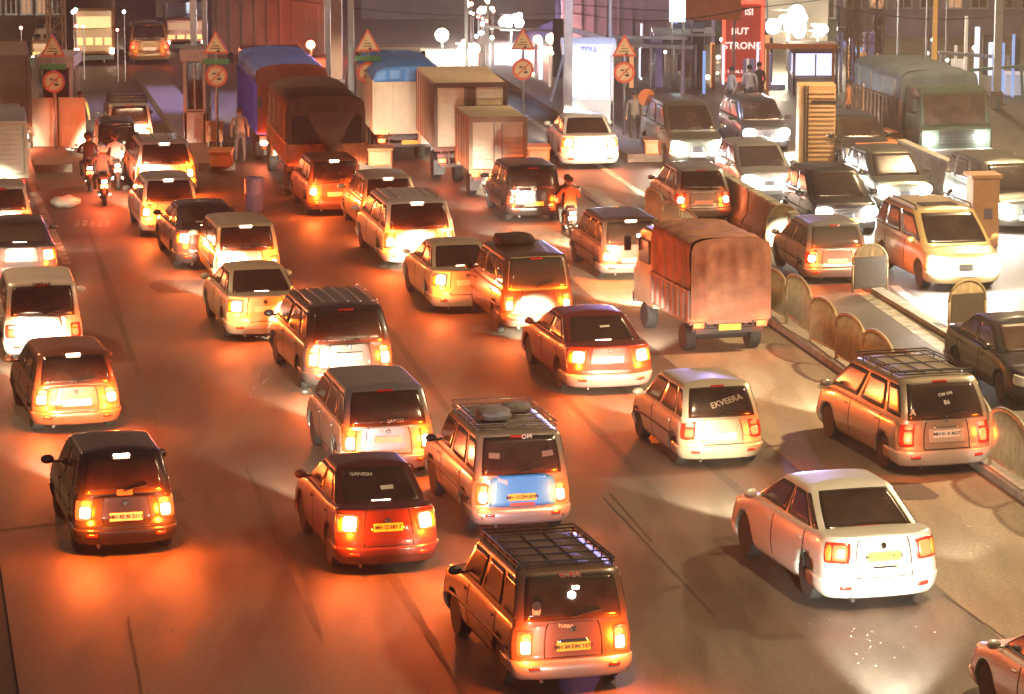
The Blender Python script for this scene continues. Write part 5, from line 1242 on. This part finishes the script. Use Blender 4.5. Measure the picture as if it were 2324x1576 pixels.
for i in range(46):
    u = random.choice((random.uniform(1400, 1640), random.uniform(1400, 1640), random.uniform(1590, 1800), random.uniform(1900, 2000), random.uniform(2160, 2320), random.uniform(1200, 1275)))
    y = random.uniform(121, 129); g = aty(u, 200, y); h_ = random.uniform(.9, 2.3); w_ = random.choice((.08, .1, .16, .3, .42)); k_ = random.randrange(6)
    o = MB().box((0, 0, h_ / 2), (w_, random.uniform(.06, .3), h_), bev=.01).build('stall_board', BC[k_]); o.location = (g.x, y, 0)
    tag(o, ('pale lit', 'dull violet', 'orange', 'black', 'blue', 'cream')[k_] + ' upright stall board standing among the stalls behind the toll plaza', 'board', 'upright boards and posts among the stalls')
def beam(u0, v0, u1, v1, y, th, m, lb, y1=None):
    a, b = aty(u0, v0, y), aty(u1, v1, y1 or y); o = MB().box((0, 0, 0), ((b - a).length, th * 1.4, th), bev=.01).tube([(-(b - a).length * .45, .05, 0), (-(b - a).length * .45, .05, -a.z)], .05, 6).tube([((b - a).length * .45, .05, 0), ((b - a).length * .45, .05, -b.z)], .05, 6).build('gantry_beam', m)
    o.location = (a + b) / 2; o.rotation_euler = (0, -math.atan2(b.z - a.z, b.x - a.x) if abs(v0 - v1) > 3 else 0, math.atan2(b.y - a.y, b.x - a.x)); tag(o, lb, 'beam')
beam(1290, 66, 1400, 96, 118, .16, STEELB, 'slanting pale beam right of the blue-white booth')
beam(1380, 84, 1560, 88, 121, .10, STEELB, 'thin level beam carrying the shelter front')
beam(1735, 104, 1900, 106, 121, .18, ORPLA, 'orange-rimmed beam under the floodlit board')
beam(1900, 66, 2010, 62, 123, .12, STEEL, 'dark level beam left of the lattice tower')
beam(2130, 120, 2300, 132, 124, .12, STEELB, 'pale beam above the big facing lorry at the right')
beam(2200, 160, 2324, 150, 121, .10, mat('teal_beam', (.10, .30, .28), .5), 'teal beam at the right edge above the pale kiosk')
beam(1085, 60, 1280, 72, 130, .10, STEEL, 'dark beam below the violet-white floodlight')
for (u0, v0, u1, v1, y) in ((600, -10, 1300, 30, 127), (1300, 10, 1900, -5, 125), (1300, 30, 1700, 20, 124), (1880, 12, 2324, 30, 122), (60, 60, 480, 20, 124)):
    a, b = aty(u0, v0, y), aty(u1, v1, y); o = MB().tube([a.lerp(b, t / 12) - Vector((0, 0, .35 * math.sin(math.pi * t / 12))) for t in range(13)], .018, 5).build('overhead_cable', BLACK)
    tag(o, 'dark sagging cable strung at the top of the scene near ' + {600: 'the depot and floodlights', 1880: 'the lattice tower', 60: 'the amber bus'}.get(u0, 'the violet-grey building' if v0 == 10 else 'the shelter roof'), 'cable')
# lit coaches and lorries beyond the gate, top left
def coach(u0, u1, v0, v1, y, body, label, lit, cat='bus'):
    a, b = aty(u0, v0, y), aty(u1, v1, y); wd = b.x - a.x; h = a.z; o = empty('bus', ((a.x + b.x) / 2, y, 0), R(6), label, cat)
    MB().box((0, 3.5, h * .55 + .1), (wd, 7, h * .9 - .2), bev=.12).build('body', body, o)
    MB().box((0, -.02, h * .74), (wd * .8, .03, h * .22), bev=.02).build('rear_window', lit, o)
    q = MB()
    for i in range(4): q.box((-wd * .33 + i * wd * .22, -.03, h * .42), (wd * .17, .03, h * .13), bev=.01)
    q.build('striped_panel', mat('amber_stripes', (.6, .4, .15), .5, emit=(1, .55, .2), es=.6), o)
    for s in (-1, 1):
        MB().box((s * wd * .42, -.03, h * .25), (wd * .1, .04, h * .09)).build('tail_light', RED_ON, o); add_wheel(o, s * (wd / 2 - .2), 1.5, .48, .26)
        add_wheel(o, s * (wd / 2 - .2), 5.6, .48, .26)
    MB().box((0, -.05, h * .14), (wd * .96, .12, .2), bev=.03).build('bumper', BLACK, o)
coach(165, 262, 18, 150, 132, paint('amber', (.22, .11, .04)), 'amber lit bus with a glowing rear window beyond the gate at the top left', LITY)
coach(70, 118, 92, 150, 133, paint('amber', (.22, .11, .04)), 'small amber van left of the first triangle sign', LITD, 'van')
coach(372, 470, 40, 118, 137.5, paint('dusky_red', (.20, .06, .045)), 'dusky red bus in the dark road at the top left', LITD)
# people
def person(u, v, rz, sh, lb, s=1.):
    p = at(u, v, 0); f = figure('person', p, R(rz), 'stand', sh, TRO, lb); f.scale = (s, s, s)
person(184, 330, 200, mat('yellow_shirt', (.55, .36, .10), .8), 'person in yellow shirt right of the leftmost booth')
person(640, 372, 90, SHIRT_D, 'person in dark clothes between the orange block and the brown canvas lorry'); person(1440, 330, 170, mat('muted_shirt', (.22, .19, .17), .8), 'person in pale shirt beside the round orange board')
person(545, 372, 0, mat('muted_shirt', (.22, .19, .17), .8), 'person in pale shirt beside the orange island block')
for i, (u, v) in enumerate(((1700, 262), (1722, 255), (1925, 300), (1660, 268))): person(u, v, 40 * i, (SHIRT_W, SHIRT_D, SHIRT_O, SHIRT_W)[i], ('person in pale shirt below the red-framed sign', 'person in dark shirt right of the one below the red-framed sign', 'person in orange shirt right of the slatted column', 'person in pale shirt left of the one below the red-framed sign')[i])
# barrel, sack, concrete median beyond
p = at(578, 478); o = MB().lathe([(.22, 0), (.27, .04), (.27, .45), (.285, .48), (.27, .51), (.27, .88), (.24, .92), (.05, .93)], (0, 0, 0), 'Z', 22).build('plastic_drum', mat('blue_grey_plastic', (.16, .18, .36), .4, noise=.4), None, True); o.location = p; tag(o, 'blue-grey plastic drum standing in the lane right of the dark saloon', 'drum')
bm = bmesh.new(); bmesh.ops.create_icosphere(bm, subdivisions=3, radius=1)
for v_ in bm.verts: v_.co = Vector((v_.co.x * .42 * (1 + .1 * math.sin(9 * v_.co.y)), v_.co.y * .30, .17 + v_.co.z * .17 * (1 + .15 * math.sin(7 * v_.co.x))))
for f_ in bm.faces: f_.smooth = True
me = bpy.data.meshes.new('cement_sack'); bm.to_mesh(me); bm.free()
o = link('plastic_sack', me, mat('white_woven_plastic', (.72, .75, .66), .5, bump=.2)); o.location = at(150, 472); tag(o, 'white woven sack lying by the left kerb beside the motorcycle', 'sack')
o.rotation_euler = (0, 0, .4)
lamp('sack_fill_spot', 'SPOT', at(120, 520, .7), 60, (.9, 1, .85), .1, None, (R(80), 0, R(-25)), R(70), .6)  # unseen spot added to brighten the sack
def barrier(lat, lon0, lon1, label):
    a = road(lat, lon0); o = empty('concrete_barrier', a, R(10.3), label, 'barrier', 'concrete median barrier blocks'); L_ = lon1 - lon0
    prof = [(-.28, 0), (-.26, .15), (-.12, .35), (-.09, .95), (.09, .95), (.12, .35), (.26, .15), (.28, 0)]
    n = len(prof); vs = [(x, y, z) for y in (0, L_) for (x, z) in prof]
    link('barrier_body', mesh_from('barrier_body', vs, [tuple(range(n)), tuple(range(n, 2 * n))] + [(i, (i + 1) % n, n + (i + 1) % n, n + i) for i in range(n)]), CONC, o)
    MB().box((0, L_ / 2, .985), (.26, L_ - .06, .07), bev=.01).build('painted_cap', PALEC, o)
ln0 = lonlat(at(1805, 575))[1]; lt0 = lonlat(at(1805, 575))[0]
for i, w_ in enumerate(('nearest to the tarpaulin pickup', 'second from the tarpaulin pickup', 'third from the tarpaulin pickup', 'fourth from the tarpaulin pickup')): barrier(lt0, ln0 + i * 2.3, ln0 + i * 2.3 + 2.15, 'low concrete median block with a pale cap, ' + w_)
barrier(lonlat(at(2110, 425))[0], lonlat(at(2160, 450))[1], lonlat(at(2110, 425))[1] + 3, 'low concrete block with yellowish top left of the sandstone coloured pillar')
# trees
def tree(u, y, h, rad, label, n=900, seed=1, m=None):
    random.seed(seed); x = aty(u, 50, y).x; o = empty('tree', (x, y, 0), 0, label, 'tree')
    t = MB(); t.tube([(0, 0, 0), (.1, 0, h * .3), (-.1, .1, h * .55), (.1, 0, h * .8)], [.22, .16, .11, .04]); cs = []
    for k in range(9):
        a = k * 2.4; e = Vector((math.cos(a) * rad * random.uniform(.4, .8), math.sin(a) * rad * random.uniform(.4, .8), h * random.uniform(.5, .95)))
        t.tube([(0, 0, h * random.uniform(.3, .6)), e * .6 + Vector((0, 0, h * .2)), e], [.07, .05, .02], 6); cs.append((e, rad * random.uniform(.3, .5)))
    t.build('trunk', mat('bark', (.10, .07, .05), .9, noise=.4), o); c = MB()
    for _ in range(n):
        e, r_ = random.choice(cs); d = Vector((random.gauss(0, 1), random.gauss(0, 1), random.gauss(0, .8))).normalized() * r_ * random.uniform(.3, 1)
        q = e + d; s = random.uniform(.10, .22); ax = Vector((random.uniform(-1, 1), random.uniform(-1, 1), random.uniform(-1, 1))).normalized(); b_ = ax.orthogonal().normalized(); w_ = ax.cross(b_)
        c.add([q - b_ * s, q + w_ * s * .5, q + b_ * s, q - w_ * s * .5], [(0, 1, 2, 3)])
    c.build('crown', m or mat('leaves', (.07, .075, .03), .7, c2=(.03, .04, .018), nscale=1.0), o)
tree(215, 160, 8, 3.0, 'dark tree behind the amber bus at the top left', 900, 3); tree(20, 150, 7, 2.6, 'dark tree above the dark box lorry at the left edge', 800, 4); tree(870, 172, 8, 3, 'murky tree right of the pair of steel columns', 900, 5); tree(2330, 140, 8, 2.4, 'dark tree at the top right corner', 900, 6); tree(1450, 145, 8, 1.8, 'murky tree above the shelter left of the silver column', 600, 7)

# ================================================================== BARE SPOTS ADDED IN PLACE OF FOLLOWING CARS' HEADLIGHTS, SOME IN MID-ROAD
for (u, v, tu, tv, pw, sp) in ((2045, 1580, 2012, 1350, 6500, 30), (1560, 1780, 1320, 1560, 350, 60), (640, 1840, 300, 1300, 300, 60), (1650, 880, 1655, 765, 1100, 40), (930, 400, 930, 330, 500, 50),
        (1075, 440, 1068, 380, 500, 50), (1128, 500, 1130, 405, 800, 44), (-10, 520, 5, 420, 700, 40), (2190, 1230, 2150, 1050, 260, 44), (110, 900, 100, 790, 700, 50), (1480, 760, 1437, 610, 1200, 36), (1610, 620, 1598, 488, 2600, 36), (1350, 460, 1340, 366, 700, 40)):
    p = at(u, v, .62); q = at(tu, tv, .5); d = q - p
    lamp('added_beam_spot', 'SPOT', p, pw, (1, .93, .78), .1, None, (R(83), 0, math.atan2(-d.x, d.y)), R(sp), .8)

p = at(1190, 1300, .66); lamp('added_beam_spot', 'SPOT', p, 330, (.62, .80, 1), .1, None, (R(84), 0, R(3)), R(60), .7)  # unseen cool spot added to brighten the taxi's blue tailgate

# ================================================================== HAZE
if HAZE > 0:
    hz_ = MB().box((0, 170, 11), (360, 380, 26)).build('haze', None); hm = bpy.data.materials.new('haze'); hm.use_nodes = True; n = hm.node_tree
    for x in list(n.nodes):
        if x.type != 'OUTPUT_MATERIAL': n.nodes.remove(x)
    pv = n.nodes.new('ShaderNodeVolumePrincipled'); pv.inputs['Density'].default_value = HAZE; pv.inputs['Color'].default_value = (.85, .78, .70, 1); pv.inputs['Anisotropy'].default_value = .1
    n.links.new(pv.outputs[0], n.nodes['Material Output'].inputs['Volume']); hz_.data.materials.clear(); hz_.data.materials.append(hm); tag(hz_, kind='stuff')
    hm.cycles.volume_sampling = 'MULTIPLE_IMPORTANCE'
for ob in list(bpy.data.objects):
    if ob.type == 'LIGHT': pass
